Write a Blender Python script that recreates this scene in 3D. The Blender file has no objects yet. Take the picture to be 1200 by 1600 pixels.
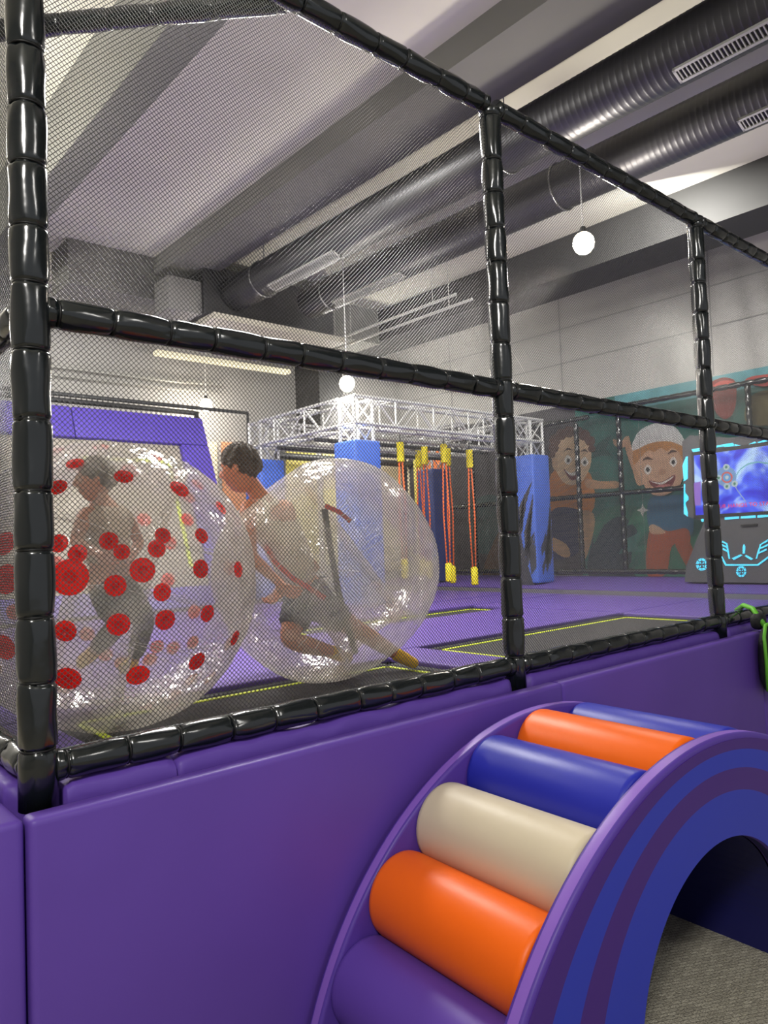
import bpy, bmesh, math, random
import numpy as np
from mathutils import Vector, Matrix

# ------------------------------------------------------------------ camera
FPX = 1155.0
H = 1.5                                   # camera height above the carpet
_R = np.array([[0.75008845, 0.0, -0.66133752],
               [-0.66022195, -0.0580591, -0.74882316],
               [-0.03839666, 0.99831315, -0.04354946]])
scene = bpy.context.scene
C = scene.collection
cam_data = bpy.data.cameras.new('camera')
cam = bpy.data.objects.new('camera', cam_data)
C.objects.link(cam)
cam_data.sensor_fit = 'VERTICAL'
cam_data.sensor_height = 36.0
cam_data.lens = FPX / 1600 * 36
cam_data.clip_start = 0.05
cam_data.clip_end = 100
cam.matrix_world = Matrix([[_R[i][0], _R[i][1], _R[i][2], (0, 0, H)[i]] for i in range(3)] + [[0, 0, 0, 1]])
scene.camera = cam

# ------------------------------------------------------------------ light and exposure
scene.view_settings.view_transform = 'Standard'
scene.view_settings.look = 'None'
scene.view_settings.gamma = 1.0
scene.view_settings.use_curve_mapping = False
scene.view_settings.exposure = 0.0
scene.cycles.transparent_max_bounces = 40
scene.cycles.max_bounces = 6
world = bpy.data.worlds.new('world')
scene.world = world
world.use_nodes = True
world.node_tree.nodes['Background'].inputs[0].default_value = (0.95, 0.96, 1.0, 1)
world.node_tree.nodes['Background'].inputs[1].default_value = 0.44


def area(name, loc, target, size, power, color=(1, 0.97, 0.92), spread=180):
    l = bpy.data.lights.new(name, 'AREA')
    l.shape = 'DISK'
    l.size = size
    l.energy = power
    l.color = color
    o = bpy.data.objects.new(name, l)
    C.objects.link(o)
    o.location = loc
    o.rotation_euler = (Vector(target) - Vector(loc)).to_track_quat('-Z', 'Y').to_euler()
    return o


area('hall_lamp_near', (-1.6, -1.2, 4.6), (2.0, 2.0, 0.3), 0.8, 150)
area('hall_lamp_side', (2.6, -2.4, 4.6), (2.6, 2.0, 0.3), 0.7, 30)
area('court_fill', (3.4, 5.2, 4.9), (3.4, 5.2, 0), 1.2, 330)  # added light that brightens the court, no fixture hangs there
area('mural_wall_fill', (7.0, 3.6, 4.9), (9.4, 4.8, 1.5), 1.0, 200)  # added light aimed at the mural wall, not a lamp of the hall
area('far_left_fill', (-0.6, 7.0, 4.9), (2.6, 9.0, 1.0), 1.2, 170)  # added unseen light for the far left of the hall
BULB_W = 130


def fill_point(loc, w=190):
    """bare point light added to brighten the hall, with no lamp body"""
    l = bpy.data.lights.new('hall_fill', 'POINT')
    l.energy = w
    l.color = (1, 0.95, 0.88)
    l.shadow_soft_size = 0.12
    o = bpy.data.objects.new('hall_fill', l)
    C.objects.link(o)
    o.location = loc


for _p in ((0.6, 5.6, 3.9), (0.2, 9.0, 3.9)):
    fill_point(_p)
fill_point((8.0, 9.6, 3.7), 150)  # added to brighten the coloured panels in the far corner


# ------------------------------------------------------------------ pixel -> place maths (only used while laying out)
def ray(x, y):
    return _R @ np.array([x - 600.0, 800.0 - y, -FPX])


def atX(x, y, X):
    r = ray(x, y); r = r * X / r[0]
    return Vector((r[0], r[1], r[2] + H))


def atY(x, y, Y):
    r = ray(x, y); r = r * Y / r[1]
    return Vector((r[0], r[1], r[2] + H))


def atZ(x, y, z):
    r = ray(x, y); r = r * (z - H) / r[2]
    return Vector((r[0], r[1], z))


def atD(x, y, d):
    r = ray(x, y) * d / FPX
    return Vector((r[0], r[1], r[2] + H))


# ------------------------------------------------------------------ materials
def lin(c):
    return tuple((v / 255 / 12.92) if v / 255 <= 0.04045 else ((v / 255 + 0.055) / 1.055) ** 2.4 for v in c)


MATS = {}


def mat(name, rgb, rough=0.5, metal=0.0, spec=0.5, bump=0.0, bscale=40.0, var=0.0, vscale=6.0, coat=0.0, emit=None, estr=0.0, stretch=None):
    if name in MATS:
        return MATS[name]
    m = bpy.data.materials.new(name)
    m.use_nodes = True
    nt = m.node_tree
    b = nt.nodes['Principled BSDF']
    col = lin(rgb)
    b.inputs['Base Color'].default_value = (*col, 1)
    b.inputs['Roughness'].default_value = rough
    b.inputs['Metallic'].default_value = metal
    b.inputs['Specular IOR Level'].default_value = spec
    b.inputs['Coat Weight'].default_value = coat
    b.inputs['Coat Roughness'].default_value = 0.2
    tc = nt.nodes.new('ShaderNodeTexCoord')
    mp = nt.nodes.new('ShaderNodeMapping')
    nt.links.new(tc.outputs['Object'], mp.inputs[0])
    if stretch:
        mp.inputs['Scale'].default_value = stretch
    if var > 0:
        n = nt.nodes.new('ShaderNodeTexNoise')
        n.inputs['Scale'].default_value = vscale
        n.inputs['Detail'].default_value = 3
        nt.links.new(mp.outputs[0], n.inputs[0])
        r = nt.nodes.new('ShaderNodeValToRGB')
        r.color_ramp.elements[0].position = 0.3
        r.color_ramp.elements[1].position = 0.7
        r.color_ramp.elements[0].color = (*[c * (1 - var) for c in col], 1)
        r.color_ramp.elements[1].color = (*[min(1, c * (1 + var)) for c in col], 1)
        nt.links.new(n.outputs[0], r.inputs[0])
        nt.links.new(r.outputs[0], b.inputs['Base Color'])
    if bump > 0:
        n2 = nt.nodes.new('ShaderNodeTexNoise')
        n2.inputs['Scale'].default_value = bscale
        n2.inputs['Detail'].default_value = 2
        nt.links.new(mp.outputs[0], n2.inputs[0])
        bp = nt.nodes.new('ShaderNodeBump')
        bp.inputs['Strength'].default_value = bump
        bp.inputs['Distance'].default_value = 0.02
        nt.links.new(n2.outputs[0], bp.inputs['Height'])
        nt.links.new(bp.outputs[0], b.inputs['Normal'])
    if emit:
        b.inputs['Emission Color'].default_value = (*lin(emit), 1)
        b.inputs['Emission Strength'].default_value = estr
    MATS[name] = m
    return m


def film(name, haze=0.12, tint=(238, 234, 220), gloss=0.10):
    m = bpy.data.materials.new(name)
    m.use_nodes = True
    nt = m.node_tree
    nt.nodes.clear()
    out = nt.nodes.new('ShaderNodeOutputMaterial')
    tr = nt.nodes.new('ShaderNodeBsdfTransparent')
    tr.inputs[0].default_value = (0.97, 0.97, 0.96, 1)
    df = nt.nodes.new('ShaderNodeBsdfDiffuse')
    df.inputs[0].default_value = (*lin(tint), 1)
    tl = nt.nodes.new('ShaderNodeBsdfTranslucent')
    tl.inputs[0].default_value = (*lin(tint), 1)
    gl = nt.nodes.new('ShaderNodeBsdfGlossy')
    gl.inputs['Roughness'].default_value = 0.09
    gl.inputs[0].default_value = (1, 1, 1, 1)
    lw = nt.nodes.new('ShaderNodeLayerWeight')
    lw.inputs[0].default_value = 0.28
    tc = nt.nodes.new('ShaderNodeTexCoord')
    ns = nt.nodes.new('ShaderNodeTexNoise')
    ns.inputs['Scale'].default_value = 7.0
    ns.inputs['Detail'].default_value = 3
    nt.links.new(tc.outputs['Object'], ns.inputs[0])
    bp = nt.nodes.new('ShaderNodeBump')
    bp.inputs['Strength'].default_value = 0.8
    bp.inputs['Distance'].default_value = 0.05
    nt.links.new(ns.outputs[0], bp.inputs['Height'])
    nt.links.new(bp.outputs[0], gl.inputs['Normal'])
    dd = nt.nodes.new('ShaderNodeMixShader')
    dd.inputs[0].default_value = 0.5
    nt.links.new(df.outputs[0], dd.inputs[1])
    nt.links.new(tl.outputs[0], dd.inputs[2])
    mx = nt.nodes.new('ShaderNodeMixShader')
    mth = nt.nodes.new('ShaderNodeMath')
    mth.operation = 'MULTIPLY_ADD'
    mth.inputs[1].default_value = 0.44
    mth.inputs[2].default_value = haze
    nt.links.new(lw.outputs['Facing'], mth.inputs[0])
    pw = nt.nodes.new('ShaderNodeMath')
    pw.operation = 'MULTIPLY'
    nt.links.new(mth.outputs[0], pw.inputs[0])
    mr = nt.nodes.new('ShaderNodeMapRange')
    mr.inputs['From Min'].default_value = 0.3
    mr.inputs['From Max'].default_value = 0.7
    mr.inputs['To Min'].default_value = 0.6
    mr.inputs['To Max'].default_value = 1.4
    nt.links.new(ns.outputs[0], mr.inputs['Value'])
    nt.links.new(mr.outputs[0], pw.inputs[1])
    nt.links.new(pw.outputs[0], mx.inputs[0])
    nt.links.new(tr.outputs[0], mx.inputs[1])
    nt.links.new(dd.outputs[0], mx.inputs[2])
    m2 = nt.nodes.new('ShaderNodeMixShader')
    g = nt.nodes.new('ShaderNodeMath')
    g.operation = 'MULTIPLY_ADD'
    g.inputs[1].default_value = 0.35
    g.inputs[2].default_value = gloss * 0.5
    nt.links.new(lw.outputs['Fresnel'], g.inputs[0])
    nt.links.new(g.outputs[0], m2.inputs[0])
    nt.links.new(mx.outputs[0], m2.inputs[1])
    nt.links.new(gl.outputs[0], m2.inputs[2])
    nt.links.new(m2.outputs[0], out.inputs[0])
    MATS[name] = m
    return m


M_pad = mat('black_vinyl', (22, 27, 29), 0.19, spec=0.8, bump=0.10, bscale=14)
M_tie = mat('black_tie', (6, 6, 7), 0.5)
M_net = mat('black_net_cord', (44, 45, 45), 0.42, spec=0.5)
M_purple = mat('purple_vinyl', (98, 68, 166), 0.46, spec=0.4, bump=0.10, bscale=5, var=0.05, vscale=2)
M_purple_top = mat('purple_vinyl_ledge', (98, 68, 166), 0.5, spec=0.4, bump=0.35, bscale=9)
M_purple_cut = mat('purple_arch_vinyl', (138, 98, 196), 0.42, spec=0.4)
M_purple_in = mat('purple_arch_side_vinyl', (86, 58, 158), 0.45, spec=0.4)
M_court = mat('purple_court_vinyl', (92, 68, 152), 0.5, bump=0.15, bscale=4)
M_mat = mat('jumping_mat', (46, 44, 44), 0.8, bump=0.3, bscale=300)
M_black = mat('black_court_base', (20, 20, 22), 0.7)
M_line = mat('yellow_line_paint', (206, 226, 30), 0.5)
M_orange = mat('orange_vinyl', (255, 108, 0), 0.42, spec=0.4, bump=0.05, bscale=6)
M_cream = mat('cream_vinyl', (214, 200, 172), 0.45, spec=0.4, bump=0.05, bscale=6)
M_blue = mat('blue_vinyl', (38, 46, 172), 0.40, spec=0.45, bump=0.05, bscale=6)
M_stripe_p = mat('violet_print', (70, 34, 128), 0.45)
M_stripe_b = mat('blue_print', (44, 58, 182), 0.45)
M_lining = mat('dark_blue_lining', (22, 24, 92), 0.5)
M_carpet = mat('grey_carpet', (178, 172, 154), 0.95, bump=0.6, bscale=160)
_nt = M_carpet.node_tree
_tc = _nt.nodes.new('ShaderNodeTexCoord'); _mp = _nt.nodes.new('ShaderNodeMapping'); _mp.inputs['Rotation'].default_value = (0, 0, 0.5)
_nt.links.new(_tc.outputs['Object'], _mp.inputs[0])
_b = _nt.nodes.new('ShaderNodeTexBrick'); _b.inputs['Scale'].default_value = 26
_b.inputs['Color1'].default_value = (*lin((186, 180, 162)), 1); _b.inputs['Color2'].default_value = (*lin((158, 152, 136)), 1); _b.inputs['Mortar'].default_value = (*lin((104, 100, 90)), 1)
_b.inputs['Mortar Size'].default_value = 0.035; _b.inputs['Mortar Smooth'].default_value = 0.6; _b.inputs['Brick Width'].default_value = 0.8; _b.inputs['Row Height'].default_value = 0.4
_nt.links.new(_mp.outputs[0], _b.inputs[0]); _nt.links.new(_b.outputs[0], _nt.nodes['Principled BSDF'].inputs['Base Color'])
M_ceil = mat('white_ceiling_paint', (218, 216, 200), 0.9, var=0.04, vscale=1.5)
M_beam = mat('grey_beam_paint', (112, 112, 106), 0.85, var=0.04, vscale=2)
M_beam_dark = mat('dark_beam_paint', (50, 50, 49), 0.85, var=0.06, vscale=2)
M_wall = mat('light_grey_wall_paint', (168, 167, 163), 0.9, var=0.04, vscale=3)
M_duct = mat('dark_duct_metal', (70, 70, 72), 0.42, metal=0.7)
M_duct_seam = mat('duct_seam_metal', (150, 150, 150), 0.35, metal=0.8)
M_galv = mat('galvanised_metal', (178, 178, 172), 0.45, metal=0.4)
M_alu = mat('truss_aluminium', (205, 206, 204), 0.35, metal=0.35)
M_steel_dark = mat('dark_steel', (44, 46, 48), 0.5)
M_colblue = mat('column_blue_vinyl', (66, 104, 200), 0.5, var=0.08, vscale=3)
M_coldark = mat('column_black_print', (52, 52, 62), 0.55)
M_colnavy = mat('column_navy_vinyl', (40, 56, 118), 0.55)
M_yel = mat('yellow_foam', (232, 214, 20), 0.6)
M_rope = mat('orange_rope', (240, 108, 46), 0.7)
M_lamp = mat('lit_bulb', (255, 250, 240), 0.5, emit=(255, 236, 205), estr=40)
M_white = mat('white_plastic', (225, 225, 222), 0.5)
M_cyan = mat('cyan_led', (90, 215, 245), 0.5, emit=(70, 205, 250), estr=1.15)
M_kiosk = mat('kiosk_grey', (78, 78, 80), 0.5)
M_kiosk_d = mat('kiosk_dark', (34, 34, 36), 0.4)
M_skin = mat('skin', (204, 128, 92), 0.5, var=0.05)
M_hair = mat('brown_hair', (74, 58, 44), 0.6, bump=0.8, bscale=90, var=0.3, vscale=50)
M_shirt = mat('cream_cloth', (224, 214, 190), 0.8)
M_shorts = mat('navy_cloth', (36, 48, 84), 0.8, bump=0.3, bscale=30)
M_sock = mat('yellow_sock', (240, 190, 36), 0.8, bump=0.4, bscale=60)
M_strap = mat('black_webbing', (38, 42, 44), 0.6)
M_redstrap = mat('red_webbing', (214, 44, 36), 0.6)
M_teal = mat('teal_cloth', (40, 120, 130), 0.7)
def translucent_red(name, rgb):
    m = mat(name, rgb, 0.35)
    nt = m.node_tree
    tl = nt.nodes.new('ShaderNodeBsdfTranslucent'); tl.inputs[0].default_value = (*lin(rgb), 1)
    mx = nt.nodes.new('ShaderNodeMixShader'); mx.inputs[0].default_value = 0.5
    nt.links.new(nt.nodes['Principled BSDF'].outputs[0], mx.inputs[1]); nt.links.new(tl.outputs[0], mx.inputs[2])
    nt.links.new(mx.outputs[0], nt.nodes['Material Output'].inputs[0])
    return m
M_dot = translucent_red('red_dot_plastic', (246, 34, 24))
M_dotd = translucent_red('dark_red_dot_plastic', (222, 26, 20))
M_film = film('clear_pvc_film', 0.27)
M_film_in = film('clear_pvc_tube', 0.17, gloss=0.06)
M_cordw = mat('white_tether', (225, 225, 220), 0.6)


# ------------------------------------------------------------------ mesh helper
class G:
    def __init__(self):
        self.v = []; self.f = []; self.m = []

    def add(self, vs, fs, mi=0):
        o = len(self.v)
        self.v += [tuple(p) for p in vs]
        self.f += [tuple(i + o for i in f) for f in fs]
        self.m += [mi] * len(fs)
        return self

    def box(self, a, b, mi=0, M=None):
        x0, y0, z0 = a; x1, y1, z1 = b
        vs = [(x0, y0, z0), (x1, y0, z0), (x1, y1, z0), (x0, y1, z0), (x0, y0, z1), (x1, y0, z1), (x1, y1, z1), (x0, y1, z1)]
        if M is not None: vs = [M @ Vector(p) for p in vs]
        return self.add(vs, [(0, 3, 2, 1), (4, 5, 6, 7), (0, 1, 5, 4), (1, 2, 6, 5), (2, 3, 7, 6), (3, 0, 4, 7)], mi)

    def tube(self, pts, r, n=10, caps=True, mi=0, closed=False):
        pts = [Vector(p) for p in pts]
        k = len(pts)
        rs = r if hasattr(r, '__len__') else [r] * k
        t0 = (pts[1] - pts[0]).normalized()
        up = Vector((0, 0, 1)) if abs(t0.z) < 0.9 else Vector((1, 0, 0))
        u = t0.cross(up).normalized()
        vs = []
        for i in range(k):
            if closed: t = (pts[(i + 1) % k] - pts[i - 1]).normalized()
            else: t = (pts[min(i + 1, k - 1)] - pts[max(i - 1, 0)]).normalized()
            u = (u - t * u.dot(t)).normalized()
            w = t.cross(u)
            for j in range(n):
                a = 2 * math.pi * j / n
                vs.append(pts[i] + (u * math.cos(a) + w * math.sin(a)) * rs[i])
        fs = []
        for i in range(k if closed else k - 1):
            for j in range(n):
                a = i * n + j; b = i * n + (j + 1) % n; i2 = (i + 1) % k
                fs.append((a, b, i2 * n + (j + 1) % n, i2 * n + j))
        if caps and not closed:
            fs.append(tuple(reversed(range(n)))); fs.append(tuple((k - 1) * n + j for j in range(n)))
        return self.add(vs, fs, mi)

    def cyl(self, a, b, r, n=16, r1=None, mi=0):
        return self.tube([a, b], [r, r if r1 is None else r1], n, True, mi)

    def prism(self, poly, f0, f1, mi=0):
        """poly: list of 2d points; f0,f1 map (u,v) to the two 3d faces"""
        n = len(poly)
        vs = [f0(*p) for p in poly] + [f1(*p) for p in poly]
        fs = [tuple(range(n)), tuple(reversed(range(n, 2 * n)))] + [(i, (i + 1) % n, n + (i + 1) % n, n + i) for i in range(n)]
        return self.add(vs, fs, mi)

    def sphere(self, c, r, nu=16, nv=10, mi=0):
        c = Vector(c)
        rr = r if hasattr(r, '__len__') else (r, r, r)
        vs = [c + Vector((0, 0, rr[2]))]
        for i in range(1, nv):
            t = math.pi * i / nv
            for j in range(nu):
                a = 2 * math.pi * j / nu
                vs.append(c + Vector((rr[0] * math.sin(t) * math.cos(a), rr[1] * math.sin(t) * math.sin(a), rr[2] * math.cos(t))))
        vs.append(c - Vector((0, 0, rr[2])))
        fs = [(0, 1 + j, 1 + (j + 1) % nu) for j in range(nu)]
        for i in range(nv - 2):
            for j in range(nu):
                a = 1 + i * nu + j; b = 1 + i * nu + (j + 1) % nu
                fs.append((a, a + nu, b + nu, b))
        l = len(vs) - 1
        fs += [(l, l - nu + (j + 1) % nu, l - nu + j) for j in range(nu)]
        return self.add(vs, fs, mi)


def tag(o, label=None, cat=None, group=None, kind=None):
    if label: o['label'] = label
    if cat: o['category'] = cat
    if group: o['group'] = group
    if kind: o['kind'] = kind
    return o


def thing(name, label, cat, loc=(0, 0, 0), group=None, rz=0.0, kind=None):
    o = bpy.data.objects.new(name, None)
    o.empty_display_size = 0.1
    C.objects.link(o)
    o.location = loc
    o.rotation_euler = (0, 0, rz)
    return tag(o, label, cat, group, kind)


def wloc(o):
    p = Vector(o.location)
    while o.parent:
        o = o.parent
        p += Vector(o.location)
    return p


def obj(name, g, mats, parent=None, smooth=False, bevel=0, local=False, angle=None):
    """g in world coordinates; children are stored relative to their (unrotated) parents unless local=True"""
    me = bpy.data.meshes.new(name)
    off = Vector((0, 0, 0))
    if not local:
        if parent is not None:
            off = wloc(parent)
        else:
            vs = np.array([tuple(v) for v in g.v])
            off = Vector(((vs[:, 0].min() + vs[:, 0].max()) / 2, (vs[:, 1].min() + vs[:, 1].max()) / 2, vs[:, 2].min()))
    me.from_pydata([(v[0] - off[0], v[1] - off[1], v[2] - off[2]) for v in g.v], [], g.f)
    if not isinstance(mats, (list, tuple)): mats = [mats]
    for m in mats: me.materials.append(m)
    if len(mats) > 1: me.polygons.foreach_set('material_index', g.m)
    bm = bmesh.new(); bm.from_mesh(me)
    bmesh.ops.recalc_face_normals(bm, faces=bm.faces)
    if bevel > 0:
        es = [e for e in bm.edges if len(e.link_faces) == 2 and e.calc_face_angle(0) > 0.6]
        bmesh.ops.bevel(bm, geom=es, offset=bevel, segments=3, profile=0.6, affect='EDGES')
    bm.to_mesh(me); bm.free()
    if smooth or bevel > 0:
        me.polygons.foreach_set('use_smooth', [True] * len(me.polygons))
        if angle or bevel > 0:
            try: me.set_sharp_from_angle(angle=angle or math.radians(50))
            except Exception: pass
    o = bpy.data.objects.new(name, me)
    C.objects.link(o)
    if parent is not None: o.parent = parent
    elif not local: o.location = off
    return o


def struct(name, g, m, parent=None, **k):
    o = obj(name, g, m, parent, **k)
    if parent is None: o['kind'] = 'structure'
    return o


rnd = random.Random(7)
ZF = H - 0.70          # court level
XW, YW, ZC = 9.9, 10.6, H + 3.8
X0, Y0, CELL = 0.576, 2.0, 1.89
RZ = [H - 0.53, H + 0.64, H + 1.88]

# ================================================================== the setting
struct('floor', G().box((-4, -4, -0.1), (XW, YW, 0)), M_carpet)
struct('ceiling', G().box((-4, -4, ZC), (XW + 0.2, YW + 0.2, ZC + 0.1)), M_ceil)
struct('wall_left', G().box((-4.2, -4, 0), (-4, YW + 0.2, ZC)), M_wall)
struct('wall_far', G().box((-4, YW, 0), (XW + 0.2, YW + 0.2, ZC)), M_wall)
wr = struct('wall_right', G().box((XW, -4, 0), (XW + 0.2, YW, ZC)), M_wall)
struct('floor_court', G().box((X0 + 0.0, Y0 - 0.02, 0), (XW, YW, ZF - 0.06)), M_black)
g = G()
for z in (H + 2.75, H + 3.3):
    g.box((XW - 0.012, 0, z), (XW, YW, z + 0.015))
for y in (2.0, 4.4, 6.8, 9.2):
    g.box((XW - 0.012, y, H + 2.1), (XW, y + 0.015, ZC))
struct('trim_1', g, mat('wall_joint', (140, 140, 138), 0.9))

# ceiling beams (side face and underside)
for n, (x0, x1, zb, m) in enumerate([(1.98, 2.24, H + 3.19, M_beam), (4.07, 4.68, H + 3.57, M_beam), (7.9, 8.6, H + 3.3, M_beam_dark)]):
    struct('trim_%d' % (n + 2), G().box((x0, -4, zb), (x1, YW, ZC)), m)

# dark soffit and pipes at the far end
struct('trim_5', G().box((3.0, 8.9, H + 3.25), (7.9, 9.5, ZC)), M_beam)

# ================================================================== padded pipe of the cage
def padded_pipe(name, p0, p1, parent, r=0.047, seg=0.19, seed=0, n=36, ends=(0.03, 0.03)):
    rr = random.Random(seed)
    p0 = Vector(p0); p1 = Vector(p1)
    d = p1 - p0; L = d.length; t = d / L
    up = Vector((0, 0, 1)) if abs(t.z) < 0.9 else Vector((1, 0, 0))
    u = t.cross(up).normalized(); w = t.cross(u)
    ties = [ends[0]]
    while ties[-1] + seg * 1.3 < L - ends[1]:
        ties.append(ties[-1] + seg * rr.uniform(0.85, 1.15))
    ties.append(L - ends[1])
    S = [0.0]
    for i, a in enumerate(ties):
        S += [a - 0.034, a - 0.022, a - 0.013, a - 0.008, a - 0.0045, a, a + 0.0045, a + 0.008, a + 0.013, a + 0.022, a + 0.034]
        if i < len(ties) - 1:
            b = ties[i + 1]
            for k in range(1, 6): S.append(a + 0.034 + (b - a - 0.068) * k / 6)
    S += [L]
    S = sorted(s for s in S if 0 <= s <= L)
    ph = [[rr.uniform(0, 6.28) for _ in range(3)] for _ in ties]
    am = [rr.uniform(0.6, 1.5) for _ in ties]
    tilt = [rr.uniform(-0.12, 0.12) for _ in ties]
    vs = []
    for s in S:
        i = min(range(len(ties)), key=lambda q: abs(ties[q] - s))
        ds = abs(s - ties[i])
        for j in range(n):
            a = 2 * math.pi * j / n
            pinch = math.exp(-(ds / 0.0055) ** 2)
            wr_ = math.exp(-(ds / 0.03) ** 2) * am[i]
            cr = max(0, math.sin(4 * a + ph[i][0] + 0.8 * math.sin(2 * a + ph[i][1]))) ** 3
            c2_ = max(0, math.sin(7 * a + ph[i][2])) ** 2
            rad = r * (1 - 0.15 * pinch - 0.085 * wr_ * cr - 0.035 * wr_ * c2_ - 0.02 * wr_
                       + 0.022 * math.sin(2 * a + s * 23 + ph[0][2]) + 0.016 * math.sin(3 * a - s * 31 + ph[0][1]) + 0.010 * math.sin(s * 47 + ph[0][0]))
            sh = tilt[i] * r * math.cos(a + ph[i][0]) * math.exp(-(ds / 0.03) ** 2)
            vs.append(p0 + t * (s + sh) + (u * math.cos(a) + w * math.sin(a)) * rad)
    fs = []
    for i in range(len(S) - 1):
        for j in range(n):
            a = i * n + j; b = i * n + (j + 1) % n
            fs.append((a, b, b + n, a + n))
    fs.append(tuple(range(n))); fs.append(tuple((len(S) - 1) * n + j for j in range(n)))
    g = G().add(vs, fs)
    root = obj(name, g, M_pad, parent, smooth=True)
    off = wloc(parent)
    tie_me = None
    for i, a in enumerate(ties):
        if tie_me is None:
            gt = G()
            ring = [Vector((math.cos(q / 20 * 2 * math.pi) * r * 0.85, math.sin(q / 20 * 2 * math.pi) * r * 0.85, 0)) for q in range(20)]
            gt.tube(ring, 0.0032, 5, closed=True)
            o = obj('cable_tie', gt, M_tie, root, smooth=True, local=True)
            tie_me = o.data
        else:
            o = bpy.data.objects.new('cable_tie', tie_me)
            C.objects.link(o); o.parent = root
        o.matrix_local = Matrix.Translation(p0 + t * a - off) @ t.to_track_quat('Z', 'X').to_matrix().to_4x4()
    return root


def net_panel(origin, ux, uy, W, Hh, pitch, parent, seed=0, sag=0.012, rad=0.00108):
    """diamond net: two families of knotted cords, real geometry"""
    ux = np.array(ux, float); uy = np.array(uy, float); nn = np.cross(ux, uy)
    org = np.array(origin, float)
    rs = np.random.RandomState(seed)
    a1, a2 = rs.uniform(0.6, 1.4, 2)
    p = pitch * math.sqrt(2)
    VS = []; FS = []; off = 0
    def disp(u, v):
        s = np.sin(math.pi * u / W) * np.sin(math.pi * v / Hh)
        e = np.minimum(np.minimum(u, W - u), np.minimum(v, Hh - v))
        return sag * a1 * s + 0.004 * np.sin(u * 9 * a2 + v * 3) * np.clip(e * 8, 0, 1)
    def warp(u, v):
        e = np.clip(np.minimum(np.minimum(u, W - u), np.minimum(v, Hh - v)) * 6, 0, 1)
        return u + e * 0.006 * np.sin(v * 5 * a1 + 1), v + e * 0.007 * np.sin(u * 4 * a2) - 0.010 * np.sin(math.pi * u / W) * e
    for fam in (0, 1):
        c = -Hh + p * 0.5 if fam == 0 else p * 0.5
        cmax = W if fam == 0 else W + Hh
        while c < cmax:
            if fam == 0:
                u0, u1 = max(0, c), min(W, c + Hh); v0, v1 = u0 - c, u1 - c
            else:
                u0, u1 = max(0, c - Hh), min(W, c); v0, v1 = c - u0, c - u1
            c += p
            if u1 - u0 < 0.004: continue
            k = max(2, int((u1 - u0) / 0.09) + 1)
            us = np.linspace(u0, u1, k); vv = np.linspace(v0, v1, k)
            uw, vw = warp(us, vv)
            P = org + np.outer(uw, ux) + np.outer(vw, uy) + np.outer(disp(us, vv) + (0.0006 if fam else -0.0006), nn)
            side = (ux + uy * (-1 if fam == 0 else 1)) / math.sqrt(2)
            ring = [side * rad, -side * rad * 0.5 + nn * rad * 0.87, -side * rad * 0.5 - nn * rad * 0.87]
            Q = np.concatenate([P[:, None, :] + np.array(ring)[None]], axis=1).reshape(-1, 3)
            VS.append(Q)
            i = np.arange(k - 1)[:, None]; j = np.arange(3)[None]
            a = off + i * 3 + j; b = off + i * 3 + (j + 1) % 3
            FS.append(np.stack([a, b, b + 3, a + 3], -1).reshape(-1, 4))
            off += k * 3
    V = np.concatenate(VS); F = np.concatenate(FS)
    V = V - np.array(wloc(parent))
    me = bpy.data.meshes.new('safety_net')
    me.vertices.add(len(V)); me.vertices.foreach_set('co', V.ravel())
    me.loops.add(F.size); me.loops.foreach_set('vertex_index', F.ravel())
    me.polygons.add(len(F)); me.polygons.foreach_set('loop_start', np.arange(0, F.size, 4))
    me.polygons.foreach_set('loop_total', np.full(len(F), 4))
    me.update(calc_edges=True)
    me.materials.append(M_net)
    o = bpy.data.objects.new('safety_net', me)
    C.objects.link(o); o.parent = parent
    o['kind'] = 'stuff'
    # lashing cord round the edge of the panel
    g = G()
    def P3(u, v): return Vector(org + ux * u + uy * v)
    m_ = 0.0
    for (a, b) in (((0, 0), (W, 0)), ((0, Hh), (W, Hh)), ((0, 0), (0, Hh)), ((W, 0), (W, Hh))):
        n_ = int(math.dist(a, b) / 0.03)
        pts = [P3(a[0] + (b[0] - a[0]) * i / n_, a[1] + (b[1] - a[1]) * i / n_) + Vector(nn) * (0.003 * math.sin(i * 2.1)) for i in range(n_ + 1)]
        g.tube(pts, 0.0028, 5)
    obj('edge_cord', g, mat('net_edge_cord', (96, 98, 98), 0.3, spec=0.8), o, smooth=True)
    return o


fence = thing('netted_safety_fence', 'black netted safety cage with foam-padded posts and rails along the purple platform', 'fence', (X0, Y0, ZF + 0.05))
NX = 4
ZTOP = RZ[2] - 0.02
for i in range(NX + 1):
    x = X0 + CELL * i
    padded_pipe('post', (x, Y0, ZF + (0.065 if i else 0.075)), (x, Y0, ZTOP), fence, r=0.0475 if i == 0 else 0.046, seed=10 + i, ends=(0.145, 0.03), seg=0.165)
for i in range(NX):
    for k, z in enumerate(RZ):
        padded_pipe('rail', (X0 + CELL * i + 0.035, Y0, z), (X0 + CELL * (i + 1) - 0.035, Y0, z), fence, r=0.041, seed=50 + 7 * i + k, seg=0.16)
# side run of the cage, going back to the left
for k, z in enumerate(RZ):
    for j in range(2):
        padded_pipe('rail', (X0, Y0 + CELL * j + 0.035, z), (X0, Y0 + CELL * (j + 1) - 0.035, z), fence, r=0.041, seed=90 + k + 3 * j, seg=0.15)
for j in (1, 2):
    padded_pipe('post', (X0, Y0 + CELL * j, ZF), (X0, Y0 + CELL * j, ZTOP), fence, seed=130 + j)
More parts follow.
